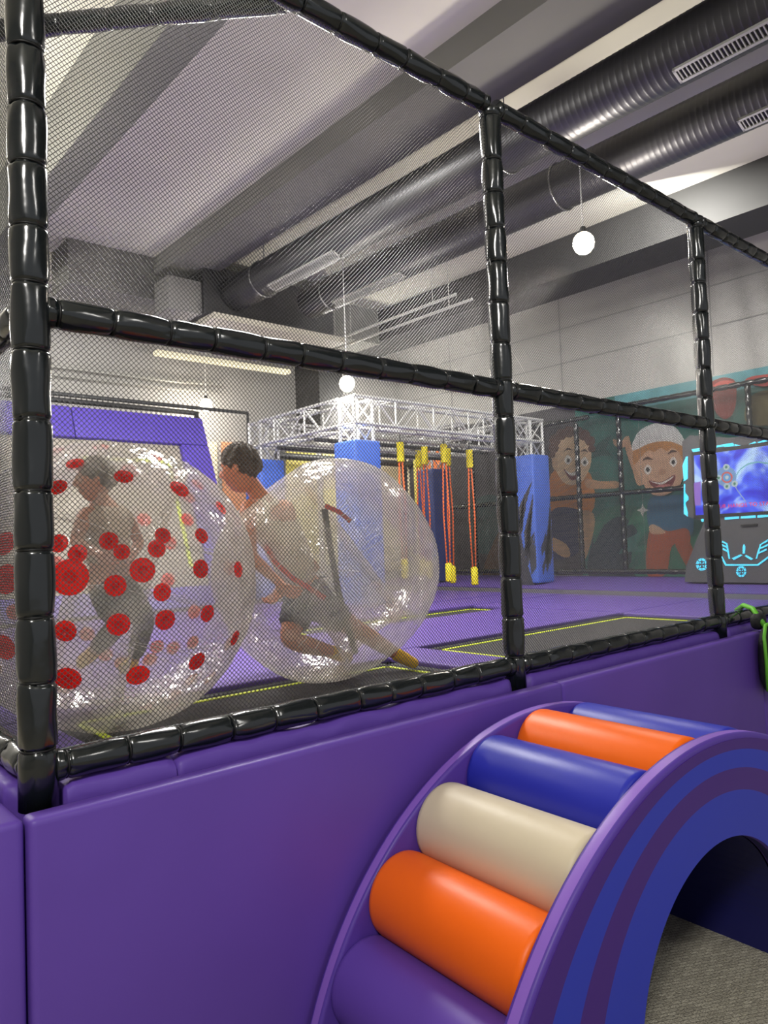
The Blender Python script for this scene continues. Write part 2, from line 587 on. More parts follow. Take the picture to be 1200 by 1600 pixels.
# diagonal corner brace in the top of the cage
padded_pipe('corner_brace', (X0 + 0.85, Y0 + 0.03, RZ[2]), (X0 + 0.02, Y0 + 0.90, RZ[2]), fence, r=0.036, seed=150, seg=0.19)
for i in range(NX):
    for k in range(2):
        net_panel((X0 + CELL * i + 0.04, Y0, RZ[k] + 0.038), (1, 0, 0), (0, 0, 1), CELL - 0.08, RZ[k + 1] - RZ[k] - 0.076, 0.0103, fence, seed=i * 2 + k)
for k in range(2):
    net_panel((X0, Y0 + 0.04, RZ[k] + 0.038), (0, 1, 0), (0, 0, 1), CELL - 0.08, RZ[k + 1] - RZ[k] - 0.076, 0.0103, fence, seed=31 + k)
    net_panel((X0, Y0 + CELL + 0.04, RZ[k] + 0.038), (0, 1, 0), (0, 0, 1), CELL - 0.08, RZ[k + 1] - RZ[k] - 0.076, 0.0115, fence, seed=35 + k)

# ================================================================== purple platform padding
YP = 1.86
def pad_box(name, a, b, m, parent=None, bevel=0.018, puff=0.0, axis=1, **k):
    return obj(name, G().box(a, b), m, parent, bevel=bevel, **k)

spans = [(0.515, 2.60), (2.604, 4.60), (4.604, 6.60), (6.604, 8.30)]
labs = ['wide purple vinyl wall pad left of the arch climber, under the nearest netted bay',
        'purple vinyl wall pad directly behind the roller arch climber',
        'purple vinyl wall pad right of the arch climber, near the hanging backpack',
        'farthest purple vinyl wall pad at the right end of the platform front']
for (a, b), l in zip(spans, labs):
    o = pad_box('wall_pad', (a, YP, 0.0), (b, YP + 0.07, H - 0.607), M_purple)
    tag(o, l, 'wall pad', 'purple pads on the platform front')
o = pad_box('wall_pad', (0.44, YP + 0.02, 0.0), (0.51, YP + 2.0, H - 0.607), M_purple)
tag(o, 'purple vinyl wall pad on the platform side, left of the corner post', 'wall pad', 'purple pads on the platform side')
o = pad_box('wall_pad', (0.44, YP + 2.004, 0.0), (0.51, YP + 4.0, H - 0.607), M_purple)
tag(o, 'second purple vinyl wall pad along the platform side, behind the corner one', 'wall pad', 'purple pads on the platform side')


def ledge(name, x0, x1, y0, y1, z, seed, m=M_purple_top, amp=0.010, cuts=46, alongx=True):
    rr = np.random.RandomState(seed)
    ph = rr.uniform(0, 6.28, 8); fr = rr.uniform(7, 26, 8)
    nu = cuts; nv = 9
    g = G()
    prof = [(0.0, -0.10), (0.0, -0.035), (0.012, -0.012), (0.035, 0.0), (0.12, 0.006), (0.3, 0.004), (0.6, 0.0), (0.95, 0.0), (1.0, -0.1)]
    vs = []
    for i in range(nu + 1):
        s = i / nu
        for k, (q, dz) in enumerate(prof):
            L = (x1 - x0) if alongx else (y1 - y0); D = (y1 - y0) if alongx else (x1 - x0)
            t = s * L
            wv = sum(math.sin(fr[e] * t + ph[e] + q * 9) for e in range(5)) / 5
            w2 = sum(math.sin(fr[e] * 1.7 * t + ph[e] - q * 21) for e in range(5, 8)) / 3
            mid = 1 if 1 <= k <= 5 else 0
            off = amp * (wv + 0.5 * w2) * mid
            endp = min(1, min(s, 1 - s) * L / 0.02)
            zz = z + dz + off - (1 - endp) * 0.006
            dd = q * D + (0.5 * off if k in (1, 2) else 0)
            vs.append((x0 + t, y0 + dd, zz) if alongx else (x0 + dd, y0 + t, zz))
    fs = []
    for i in range(nu):
        for k in range(8):
            a = i * 9 + k
            fs.append((a, a + 1, a + 10, a + 9))
    fs.append(tuple(range(9))); fs.append(tuple(nu * 9 + k for k in range(9)))
    g.add(vs, fs)
    return obj(name, g, m, smooth=True)


lx = [(0.635, 0.93), (0.935, 2.40), (2.53, 4.29), (4.42, 6.18), (6.31, 8.1)]
lt = ['short purple ledge pad beside the corner post under the bottom rail', 'wrinkled purple ledge pad under the bottom rail of the nearest netted bay',
      'purple ledge pad under the bottom rail of the second netted bay', 'purple ledge pad under the bottom rail of the third netted bay',
      'purple ledge pad under the bottom rail of the farthest netted bay']
for i, ((a, b), l) in enumerate(zip(lx, lt)):
    tag(ledge('ledge_pad', a, b, YP + 0.105, 2.36, H - 0.577, 3 + i, amp=0.009 if i < 2 else 0.005, cuts=90), l, 'ledge pad', 'purple ledge pads on the platform edge')
tag(ledge('ledge_pad', 0.515, 0.628, 2.07, 3.80, H - 0.577, 12, alongx=False, amp=0.008), 'purple ledge pad along the platform side, left of the corner post', 'ledge pad', 'purple ledge pads on the platform edge')

# ================================================================== trampoline court
cx = [0.86, 1.0, 3.10, 3.48, 6.04, 7.75]
cy = [2.38, 2.42, 3.44, 3.64, 4.95, 5.45, 6.15]
def court_pad(a, b, c, d, l, n=None):
    o = obj('court_pad', G().box((a, c, ZF - 0.06), (b, d, ZF + 0.0)), M_court, bevel=0.015)
    tag(o, l, 'floor pad', 'purple pads between the trampolines')
court_pad(0.83, 1.0, 2.37, 3.44, 'narrow purple floor pad left of the nearest trampoline')
court_pad(3.06, 3.46, 2.37, 3.64, 'purple floor pad between the two nearest trampolines, by the yellow sock')
court_pad(6.06, 7.75, 2.37, 3.64, 'purple floor pad right of the big trampoline, before the game screen')
court_pad(0.83, 3.05, 3.46, 4.93, 'purple floor pad behind the nearest trampoline and the dotted bubble ball')
court_pad(3.06, 6.04, 3.66, 4.93, 'purple floor pad behind the big trampoline')
court_pad(6.06, 7.75, 3.66, 5.45, 'purple floor pad in front of the mural, right of the second row')
court_pad(0.83, 3.45, 5.0, 6.15, 'purple floor pad in the far left of the court')
court_pad(3.48, 7.75, 5.50, 6.15, 'purple floor pad before the rope course columns')
court_pad(0.83, 7.75, 6.2, 8.2, 'purple floor pad under the rope course')


def tramp(x0, x1, y0, y1, label):
    t = thing('trampoline', label, 'trampoline', ((x0 + x1) / 2, (y0 + y1) / 2, ZF - 0.05), 'trampolines set in the court')
    obj('jumping_mat', G().box((x0, y0, ZF - 0.055), (x1, y1, ZF - 0.03)), M_mat, t)
    g = G(); q = 0.11; w = 0.03; z0, z1 = ZF - 0.03, ZF - 0.026
    for (a, b, c, d) in ((x0 + q, x1 - q, y1 - q - w, y1 - q), (x0 + q, x1 - q, y0 + q, y0 + q + w), (x0 + q, x0 + q + w, y0 + q, y1 - q), (x1 - q - w, x1 - q, y0 + q, y1 - q)):
        g.box((a, c, z0), (b, d, z1))
    obj('yellow_line', g, M_line, t)
    g = G()
    for (a, b, c, d) in ((x0, x1, y1 - 0.07, y1), (x0, x1, y0, y0 + 0.07), (x0, x0 + 0.07, y0, y1), (x1 - 0.07, x1, y0, y1)):
        g.box((a, c, z0 - 0.002), (b, d, z0 + 0.003))
    obj('mat_border', g, M_black, t)
tramp(1.0, 3.05, 2.40, 3.46, 'trampoline under the red-dotted bubble ball, grey mat with yellow outline')
tramp(3.47, 6.05, 2.40, 3.66, 'big grey trampoline with yellow outline behind the middle post')
tramp(3.47, 6.05, 4.94, 5.48, 'second-row trampoline with yellow outline beyond the clear bubble ball')

# sloped edge up to the mural wall
g = G()
P = [(7.78, ZF - 0.06), (7.78, ZF - 0.015), (8.35, ZF + 0.0), (8.35, ZF - 0.06)]
g.prism(P, lambda u, v: Vector((u, 2.4, v)), lambda u, v: Vector((u, YW, v)))
tag(obj('court_pad', g, mat('grey_step_vinyl', (92, 90, 92), 0.6)), 'long grey strip at the foot of the far purple bank below the mural', 'floor pad')
g = G()
P = [(8.37, ZF - 0.06), (8.37, ZF + 0.01), (9.72, ZF + 0.095), (9.85, ZF + 0.095), (9.85, ZF - 0.06)]
g.prism(P, lambda u, v: Vector((u, 2.4, v)), lambda u, v: Vector((u, 10.1, v)))
tag(obj('court_pad', g, M_court), 'long purple sloping bank pad along the foot of the mural', 'floor pad')

# ================================================================== ladder arch with rollers
TH = 0.06
KS = 0.96          # size of the climber relative to the first survey
AX, AY, AZ, AL = 2.40 * KS, 1.488 * KS, H - 1.845 * KS, 0.74 * KS
arch = thing('roller_arch_climber', 'purple and blue foam arch climber with soft coloured rollers, against the platform', 'climbing frame', (AX, AY, 0), rz=-TH)
ZB = -AZ     # floor in local coordinates about the circle centre
RO = 1.18 * KS

def arc(r, cz, a0, a1, n):
    return [(r * math.cos(a0 + (a1 - a0) * i / n), cz + r * math.sin(a0 + (a1 - a0) * i / n)) for i in range(n + 1)]

def circle_to_floor(r, cz):
    a = math.asin(min(1, max(-1, (ZB - cz) / r)))
    return a
RI, CI = 0.485 * KS, 0.368 * KS
def side_panel(name, y0, y1, parent):
    a = circle_to_floor(RO, 0)
    n = 72
    outer = arc(RO, 0, a, math.pi - a, n)
    # inner opening: half circle on legs down to the floor
    k0 = -ZB
    ci = max(CI, ZB + 0.0)
    inner = arc(RI, ci, 0, math.pi, n)
    if ci > ZB + 1e-4:
        inner = [(RI, ZB)] + inner[1:-1] + [(-RI, ZB)]
    g = G()
    def f(y): return lambda u, v: Vector((u, y, v + AZ))
    vo0 = [f(y0)(*p) for p in outer]; vi0 = [f(y0)(*p) for p in inner]
    vo1 = [f(y1)(*p) for p in outer]; vi1 = [f(y1)(*p) for p in inner]
    N = n + 1
    vs = vo0 + vi0 + vo1 + vi1
    fs = []; ms = []
    for i in range(n):
        fs.append((i, i + 1, N + i + 1, N + i))
        fs.append((2 * N + i, 3 * N + i, 3 * N + i + 1, 2 * N + i + 1))
        fs.append((i, 2 * N + i, 2 * N + i + 1, i + 1))
        fs.append((N + i, N + i + 1, 3 * N + i + 1, 3 * N + i))
    for i in (0, n):
        fs.append((i, N + i, 3 * N + i, 2 * N + i))
    g.add(vs, fs)
    for k, fc in enumerate(fs):
        g.m[k] = 1 if (k < 4 * n and k % 4 == 2) else (2 if (k < 4 * n and k % 4 == 3) else 0)
    me = obj(name, g, [M_purple_in, M_purple_cut, M_lining], parent, local=True, bevel=0.012)
    return me
T = 0.055 * KS
pf = side_panel('side_panel', -AL / 2, -AL / 2 + T, arch)
pb = side_panel('side_panel', AL / 2 - T, AL / 2, arch)
# printed stripes on the outer face of the near panel, following the arch
def stripe(r0, c0, r1, c1, m, y, k):
    """band between two arcs (radius, centre height)"""
    g = G(); n = 72
    a0 = circle_to_floor(r0, c0); a1 = circle_to_floor(r1, c1)
    o = arc(r0, c0, a0, math.pi - a0, n); i_ = arc(r1, c1, a1, math.pi - a1, n)
    vs = [Vector((p[0], y, p[1] + AZ)) for p in o] + [Vector((p[0], y, p[1] + AZ)) for p in i_]
    vs += [v + Vector((0, 0.002, 0)) for v in vs]
    M_ = 2 * (n + 1)
    fs = [(j, j + 1, n + 2 + j, n + 1 + j) for j in range(n)]
    fs += [(j + M_, n + 1 + j + M_, n + 2 + j + M_, j + 1 + M_) for j in range(n)]
    fs += [(j, j + M_, j + 1 + M_, j + 1) for j in range(n)] + [(n + 1 + j, n + 2 + j, n + 2 + j + M_, n + 1 + j + M_) for j in range(n)]
    g.add(vs, fs)
    return obj('stripe', g, m, pf, local=True)
ys = -AL / 2 - 0.0022
stripe(1.162 * KS, 0.0 * KS, 1.00 * KS, 0.128 * KS, M_stripe_p, ys, 0)
stripe(1.00 * KS, 0.128 * KS, 0.835 * KS, 0.235 * KS, M_stripe_b, ys, 1)
stripe(0.835 * KS, 0.235 * KS, 0.70 * KS, 0.30 * KS, M_stripe_p, ys, 2)
def inner_leg_arc():
    g = G(); n = 72
    a0 = circle_to_floor(0.70 * KS, 0.30 * KS)
    o = arc(0.70 * KS, 0.30 * KS, a0, math.pi - a0, n)
    i_ = arc(RI + 0.003, CI, 0, math.pi, n)
    i_[0] = (RI + 0.003, ZB); i_[-1] = (-RI - 0.003, ZB)
    vs = [Vector((p[0], ys, p[1] + AZ)) for p in o] + [Vector((p[0], ys, p[1] + AZ)) for p in i_]
    vs += [v + Vector((0, 0.002, 0)) for v in vs]
    M_ = 2 * (n + 1)
    fs = [(j, j + 1, n + 2 + j, n + 1 + j) for j in range(n)]
    fs += [(j + M_, n + 1 + j + M_, n + 2 + j + M_, j + 1 + M_) for j in range(n)]
    fs += [(j, j + M_, j + 1 + M_, j + 1) for j in range(n)]
    g.add(vs, fs)
    return obj('stripe', g, M_stripe_b, pf, local=True)
inner_leg_arc()
# tunnel lining between the panels
g = G(); n = 40
ins = [(RI, ZB)] + arc(RI, CI, 0, math.pi, n) + [(-RI, ZB)]
ou = [(RI + 0.05, ZB)] + arc(RI + 0.05, CI, 0, math.pi, n) + [(-RI - 0.05, ZB)]
poly = ins + ou[::-1]
for i in range(len(ins) - 1):
    q = [ins[i], ins[i + 1], ou[i + 1], ou[i]]
    vs = [Vector((p[0], -AL / 2 + T, p[1] + AZ)) for p in q] + [Vector((p[0], AL / 2 - T, p[1] + AZ)) for p in q]
    g.add(vs, [(0, 4, 5, 1), (3, 2, 6, 7)])
obj('tunnel_lining', g, M_lining, arch, local=True, smooth=True)
RR = 0.137 * KS; RC = 1.048 * KS
roll = [(152.6, M_purple, None), (137.9, M_orange, 'orange roller'), (123.1, M_cream, 'cream roller'), (108.4, M_blue, 'blue roller'), (93.7, M_orange, 'orange roller'),
        (79.0, M_blue, 'blue roller'), (64.3, M_cream, 'cream roller'), (49.6, M_orange, 'orange roller'), (34.9, M_purple, None)]
for deg, m, l in roll:
    a = math.radians(deg)
    cx_, cz_ = RC * math.cos(a), RC * math.sin(a)
    if cz_ - RR < ZB: continue
    g = G()
    ya, yb = -AL / 2 + T, AL / 2 - T
    pr = [(ya, RR * 0.93), (ya + 0.006, RR * 0.985), (ya + 0.02, RR), (yb - 0.02, RR), (yb - 0.006, RR * 0.985), (yb, RR * 0.93)]
    g.tube([Vector((cx_, y, cz_ + AZ)) for y, r in pr], [r for y, r in pr], 48)
    o = obj('roller', g, m, arch, local=True, smooth=True, angle=math.radians(50))
    if l: o['label'] = l
exec_after = []

# ================================================================== bubble balls
class Ball:
    def __init__(s, c, axis, a, b, hole, n=2.5):
        s.c = Vector(c); s.ax = Vector(axis).normalized(); s.a = a; s.b = b; s.hole = hole; s.n = n
        up = Vector((0, 0, 1)) if abs(s.ax.z) < 0.95 else Vector((1, 0, 0))
        s.u = s.ax.cross(up).normalized(); s.w = s.ax.cross(s.u)

    def P(s, rho, h, th):
        return s.c + s.u * (rho * math.cos(th)) + s.w * (rho * math.sin(th)) + s.ax * h

    def F(s, p):
        d = p - s.c; h = d.dot(s.ax); rho = (d - s.ax * h).length
        return (rho / s.a) ** s.n + (abs(h) / s.b) ** s.n - 1

    def hit(s, o, d, back=False):
        d = d.normalized(); t0 = (s.c - o).dot(d); prev = None; hits = []
        for i in range(401):
            t = t0 - 0.8 + 1.6 * i / 400
            v = s.F(o + d * t)
            if prev is not None and (v < 0) != (prev < 0): hits.append(o + d * t)
            prev = v
        if not hits: return None
        return hits[-1] if back else hits[0]

    def build(s, root):
        # outer skin
        N = 56; prof = []
        hh = s.b * (1 - (s.hole * 1.25 / s.a) ** s.n) ** (1 / s.n)
        K = 26
        for i in range(K + 1):
            t = -1 + 2 * i / K
            h = hh * math.sin(t * math.pi / 2)
            rho = s.a * (1 - (abs(h) / s.b) ** s.n) ** (1 / s.n)
            prof.append((rho, h))
        g = G(); vs = []
        for i, (rho, h) in enumerate(prof):
            for j in range(N):
                th = 2 * math.pi * j / N
                puff = 1 + 0.010 * math.cos(th * 12) * math.cos(h / s.b * 7)
                vs.append(s.P(rho * puff, h, th))
        fs = [(i * N + j, i * N + (j + 1) % N, (i + 1) * N + (j + 1) % N, (i + 1) * N + j) for i in range(K) for j in range(N)]
        g.add(vs, fs)
        sk = obj('outer_skin', g, M_film, root, smooth=True)
        # inner tube, flaring to meet the skin
        pr = []
        for i in range(13):
            t = -1 + 2 * i / 12
            pr.append((s.hole * (1 + 0.25 * abs(t) ** 6), hh * t))
        g = G(); vs = []
        for rho, h in pr:
            for j in range(32):
                vs.append(s.P(rho * (1 + 0.03 * math.cos(j * math.pi / 4)), h, 2 * math.pi * j / 32))
        g.add(vs, [(i * 32 + j, i * 32 + (j + 1) % 32, (i + 1) * 32 + (j + 1) % 32, (i + 1) * 32 + j) for i in range(12) for j in range(32)])
        obj('inner_tube', g, M_film_in, root, smooth=True)
        # tethers between the skins
        g = G()
        for i in range(5):
            h = hh * (-0.8 + 0.4 * i)
            ro = s.a * (1 - (abs(h) / s.b) ** s.n) ** (1 / s.n)
            for j in range(12):
                th = 2 * math.pi * (j + 0.5 * (i % 2)) / 12
                g.tube([s.P(s.hole, h * 0.95, th), s.P(ro * 0.985, h, th)], 0.0016, 4, False)
        te = obj('tether', g, M_cordw, root)
        te['kind'] = 'stuff'
        return sk

    def dot(s, p, r, m, sk, m2=None, lab=None):
        nrm = Vector([(s.F(p + Vector(e) * 0.002) - s.F(p - Vector(e) * 0.002)) for e in ((1, 0, 0), (0, 1, 0), (0, 0, 1))]).normalized()
        up = Vector((0, 0, 1)) if abs(nrm.z) < 0.9 else Vector((1, 0, 0))
        a = nrm.cross(up).normalized(); b = nrm.cross(a)
        g = G(); n = 20
        def onto(q):
            # slide a tangent-plane point down onto the skin
            for _ in range(6):
                f = s.F(q); e = 0.002
                dfd = (s.F(q + nrm * e) - s.F(q - nrm * e)) / (2 * e)
                q = q - nrm * (f / dfd if abs(dfd) > 0.3 else 0)
            return q
        rings = [(0.0, -0.001), (0.32, 0.001), (0.36, 0.006), (0.5, 0.004), (1.0, 0.0045)]
        vs = [onto(p) + nrm * 0.004]
        for rr_, hh in rings[1:]:
            for j in range(n):
                t = 2 * math.pi * j / n
                vs.append(onto(p + (a * math.cos(t) + b * math.sin(t)) * r * rr_) + nrm * (0.003 + hh))
        fs = [(0, 1 + j, 1 + (j + 1) % n) for j in range(n)]
        ms = [1] * n
        for k in range(len(rings) - 2):
            for j in range(n):
                fs.append((1 + k * n + j, 1 + (k + 1) * n + j, 1 + (k + 1) * n + (j + 1) % n, 1 + k * n + (j + 1) % n))
                ms.append(1 if k == 0 else 0)
        g.add(vs, fs); g.m = ms
        return obj('red_dot', g, [m, m2 or M_dotd], sk, smooth=True)


CAM = Vector((0, 0, H))
c1 = atD(172, 913, 3.25)
b1 = Ball(c1, (0.25, -0.1, 0.95), 0.63, 0.625, 0.17, 2.1)
root = thing('bubble_ball', 'large clear inflatable bubble ball covered in red dots, left behind the net', 'bubble ball', (c1.x, c1.y, ZF - 0.03))
sk = b1.build(root)
front = [(110, 902, 27), (222, 891, 19), (193, 747, 15), (279, 766, 17), (312, 889, 15), (370, 890, 14), (103, 985, 16), (185, 975, 17), (257, 968, 16),
         (322, 958, 14), (365, 996, 14), (107, 1058, 20), (215, 1053, 18), (306, 1032, 16), (91, 763, 15), (343, 795, 13), (118, 727, 14), (252, 925, 14),
         (313, 838, 13), (12, 905, 22), (8, 1010, 20), (10, 850, 18), (93, 850, 14), (122, 866, 14), (170, 846, 14), (190, 863, 12), (180, 915, 16), (244, 858, 14), (253, 838, 13)]
for k, (x, y, rp) in enumerate(front):
    d = Vector(ray(x, y))
    p = b1.hit(CAM, d, back=False)
    if p is None: continue
    b1.dot(p, rp * 2.8 / FPX, M_dot, sk)
backd = [(157, 700), (243, 716), (150, 812), (200, 822), (225, 812), (292, 812), (192, 900), (262, 906), (165, 1022), (190, 1035), (245, 1010), (270, 1012), (300, 1003),
         (145, 1130), (185, 1132), (227, 1105), (268, 1103), (298, 1060), (327, 1058), (205, 738), (308, 758)]
for k, (x, y) in enumerate(backd):
    p = b1.hit(CAM, Vector(ray(x, y)), back=True)
    if p is None: continue
    b1.dot(p, 0.036, M_dot, sk)

_view = (CAM - c1).normalized(); _k = 0
for i in range(46):                     # the rest of the dots, spread round the far side of the ball
    zz = 1 - 2 * (i + 0.5) / 46; an = i * 2.39996
    d = Vector((math.sqrt(1 - zz * zz) * math.cos(an), math.sqrt(1 - zz * zz) * math.sin(an), zz))
    if d.dot(_view) > -0.05 or abs(d.dot(b1.ax)) > 0.86: continue
    p = b1.hit(c1, d, back=True)
    if p is not None: b1.dot(p, 0.037, M_dot, sk)

c2 = atD(510, 889, 4.0)
cam_r = Vector(_R[:, 0]); cam_u = Vector(_R[:, 1]); cam_b = Vector(_R[:, 2])
ax2 = (cam_u * 0.80 - cam_r * 0.58 + cam_b * 0.16).normalized()
b2 = Ball(c2, ax2, 0.60, 0.56, 0.20, 2.3)
root2 = thing('bubble_ball', 'large clear inflatable bubble ball without dots, worn by the boy in navy shorts', 'bubble ball', (c2.x, c2.y, ZF - 0.03))
sk2 = b2.build(root2)
# harness webbing inside the clear ball
g = G()
def web(pts, w=0.02, th=0.006):
    """flat strap along points"""
    pts = [Vector(p) for p in pts]
    vs = []
    for i, p in enumerate(pts):
        t = (pts[min(i + 1, len(pts) - 1)] - pts[max(i - 1, 0)]).normalized()
        n_ = (CAM - p).normalized()
        s_ = t.cross(n_).normalized()
        for a, b in ((-w, -th), (w, -th), (w, th), (-w, th)):
            vs.append(p + s_ * a + n_ * b)
    fs = []
    for i in range(len(pts) - 1):
        for j in range(4):
            fs.append((i * 4 + j, i * 4 + (j + 1) % 4, (i + 1) * 4 + (j + 1) % 4, (i + 1) * 4 + j))
    fs += [(0, 1, 2, 3), tuple(range(len(vs) - 4, len(vs)))]
    return G().add(vs, fs)
obj('harness_strap', web([atD(507, 795, 3.855), atD(515, 850, 3.855), atD(528, 920, 3.877), atD(545, 985, 3.919), atD(556, 1022, 3.962)], 0.016), M_strap, root2)['label'] = 'black harness strap'
obj('harness_strap', web([atD(415, 852, 3.728), atD(430, 878, 3.728), atD(455, 902, 3.728), atD(485, 920, 3.749), atD(508, 935, 3.781)], 0.013), M_redstrap, root2)['label'] = 'red harness strap'
obj('harness_strap', web([atD(508, 790, 3.834), atD(530, 800, 3.855), atD(548, 815, 3.941)], 0.012), M_redstrap, root2)['label'] = 'red harness strap'

# ================================================================== people
def skin_figure(name, joints, edges, root_i, m, parent, sub=2):
    me = bpy.data.meshes.new(name)
    off = wloc(parent)
    me.from_pydata([tuple(Vector(j[0]) - off) for j in joints], edges, [])
    o = bpy.data.objects.new(name, me)
    C.objects.link(o); o.parent = parent
    md = o.modifiers.new('skin', 'SKIN')
    for i, j in enumerate(joints):
        r = j[1]
        me.skin_vertices[0].data[i].radius = (r, r) if not hasattr(r, '__len__') else r
    me.skin_vertices[0].data[root_i].use_root = True
    md.use_smooth_shade = True
    s = o.modifiers.new('sub', 'SUBSURF'); s.levels = sub; s.render_levels = sub
    me.materials.append(m)
    dg = bpy.context.evaluated_depsgraph_get()
    nm = bpy.data.meshes.new_from_object(o.evaluated_get(dg))
    o.modifiers.clear()
    o.data = nm
    nm.polygons.foreach_set('use_smooth', [True] * len(nm.polygons))
    if not nm.materials: nm.materials.append(m)
    return o


def hand(js, es, wrist_i, wrist, dirv, palmn, s=1.0, curl=0.6):
    """palm and five curved fingers appended to a skeleton"""
    dirv = Vector(dirv).normalized(); palmn = Vector(palmn).normalized(); side = dirv.cross(palmn).normalized()
    pi = len(js); js.append((wrist + dirv * 0.04 * s, (0.024 * s, 0.014 * s))); es.append((wrist_i, pi))
    for k, (o_, l_) in enumerate(((-0.027, 0.06), (-0.009, 0.07), (0.009, 0.067), (0.026, 0.052))):
        b = wrist + dirv * 0.075 * s + side * o_ * s
        a = len(js); js.append((b, 0.0085 * s)); es.append((pi, a))
        p = b; d = dirv.copy()
        for q in range(3):
            d = (d + palmn * curl).normalized()
            p = p + d * l_ * s / 3
            n_ = len(js); js.append((p, 0.0075 * s - 0.0008 * q * s)); es.append((a, n_)); a = n_
    t1 = wrist + dirv * 0.03 * s - side * 0.035 * s
    a = len(js); js.append((t1, 0.010 * s)); es.append((pi, a))
    n_ = len(js); js.append((t1 + (dirv - side * 0.4 + palmn * 0.5) * 0.035 * s, 0.009 * s)); es.append((a, n_))


def head_mesh(name, c, fwd, up, s, parent, m):
    """head with brow, nose, lips, chin and ears; returns object"""
    fwd = Vector(fwd).normalized(); up = (Vector(up) - fwd * Vector(up).dot(fwd)).normalized(); side = up.cross(fwd)
    g = G(); nu, nv = 40, 30
    vs = []
    def shape(th, ph):
        # th 0..pi from the crown, ph 0 = forward
        f = math.cos(ph) * math.sin(th); sd = math.sin(ph) * math.sin(th); u_ = math.cos(th)
        x = f * 0.098; y = sd * 0.076; z = u_ * 0.118
        if u_ < 0: x *= 1 - 0.10 * (-u_); y *= 1 - 0.28 * (-u_)
        if f < 0 and u_ < -0.2: x *= 0.80
        fr = max(0, f) ** 2
        def bump(z0, wz, y0, wy): return math.exp(-((z - z0) / wz) ** 2 - ((y - y0) / wy) ** 2) * (1 if f > 0 else 0)
        x += 0.024 * bump(-0.022, 0.016, 0, 0.013) + 0.010 * bump(0.0, 0.022, 0, 0.008)       # nose
        x += 0.006 * bump(0.030, 0.012, 0.026, 0.030) + 0.006 * bump(0.030, 0.012, -0.026, 0.030)   # brow
        x -= 0.009 * bump(0.010, 0.012, 0.030, 0.015) + 0.009 * bump(0.010, 0.012, -0.030, 0.015)   # eye sockets
        x += 0.008 * bump(-0.055, 0.006, 0, 0.020) + 0.008 * bump(-0.068, 0.007, 0, 0.018)     # lips
        x -= 0.005 * bump(-0.0615, 0.003, 0, 0.022)
        x += 0.011 * bump(-0.098, 0.016, 0, 0.022)                                         # chin
        x += 0.005 * bump(-0.035, 0.022, 0.04, 0.02) + 0.005 * bump(-0.035, 0.022, -0.04, 0.02)
        return c + (fwd * x + side * y + up * z) * s
    for i in range(nv + 1):
        for j in range(nu):
            vs.append(shape(max(1e-3, min(math.pi - 1e-3, math.pi * i / nv)), 2 * math.pi * j / nu))
    fs = [(i * nu + j, i * nu + (j + 1) % nu, (i + 1) * nu + (j + 1) % nu, (i + 1) * nu + j) for i in range(nv) for j in range(nu)]
    g.add(vs, fs)
    hd = obj(name, g, m, parent, smooth=True)
    for sg in (-1, 1):
        e = G()
        p = c + (side * sg * 0.079 - fwd * 0.006 - up * 0.004) * s
        M3 = Matrix((fwd, side, up)).transposed()
        e.sphere((0, 0, 0), (0.019 * s, 0.009 * s, 0.030 * s), 14, 10)
        e.v = [tuple(p + M3 @ Vector(v)) for v in e.v]
        obj('ear', e, m, hd, smooth=True)
        e = G(); p = c + (fwd * 0.080 + side * sg * 0.030 + up * 0.010) * s
        e.sphere(p, 0.0115 * s, 12, 8)
        obj('eye', e, mat('eye_white', (235, 232, 226), 0.3), hd, smooth=True)
        e = G(); e.sphere(c + (fwd * 0.088 + side * sg * 0.030 + up * 0.010) * s, 0.0058 * s, 10, 6)
        obj('pupil', e, mat('eye_dark', (40, 28, 20), 0.3), hd, smooth=True)
        e = G(); q = [c + (fwd * (0.094 - 0.012 * t * t) + side * sg * (0.014 + 0.030 * t) + up * (0.029 + 0.006 * math.sin(t * 3))) * s for t in (0, 0.33, 0.66, 1)]
        e.tube(q, [0.003 * s, 0.004 * s, 0.0035 * s, 0.002 * s], 6)
        obj('eyebrow', e, M_hair, hd, smooth=True)
    e = G(); q = [c + (fwd * (0.086 - 0.010 * abs(t)) + side * 0.021 * t - up * (0.0615 - 0.004 * t * t)) * s for t in (-1, -0.5, 0, 0.5, 1)]
    e.tube(q, 0.0035 * s, 6)
    obj('mouth', e, mat('lip', (170, 84, 72), 0.5), hd, smooth=True)
    # hair cap with short spikes of relief
    g = G(); vs = []; rr = np.random.RandomState(4)
    nu2, nv2 = 60, 30
    for i in range(nv2 + 1):
        for j in range(nu2):
            ph = 2 * math.pi * j / nu2
            f = math.cos(ph)
            lim = 0.36 + 0.25 * (1 - f) / 2 * 1.0 + (0.02 if abs(f) < 0.3 else 0)
            lim = math.pi * (0.345 + 0.30 * ((1 - f) / 2) ** 0.8)
            th = max(1e-3, lim * i / nv2)
            p = shape(th, ph)
            d = (p - c).normalized()
            thick = 0.014 * (1 - (i / nv2) ** 6) + 0.001
            vs.append(p + d * s * (thick + 0.0035 * rr.uniform(-1, 1) * (1 - (i / nv2) ** 8) + 0.004 * math.sin(ph * 9 + th * 5)))
    fs = [(i * nu2 + j, i * nu2 + (j + 1) % nu2, (i + 1) * nu2 + (j + 1) % nu2, (i + 1) * nu2 + j) for i in range(nv2) for j in range(nu2)]
    g.add(vs, fs)
    obj('hair', g, M_hair, parent, smooth=True)
    return hd


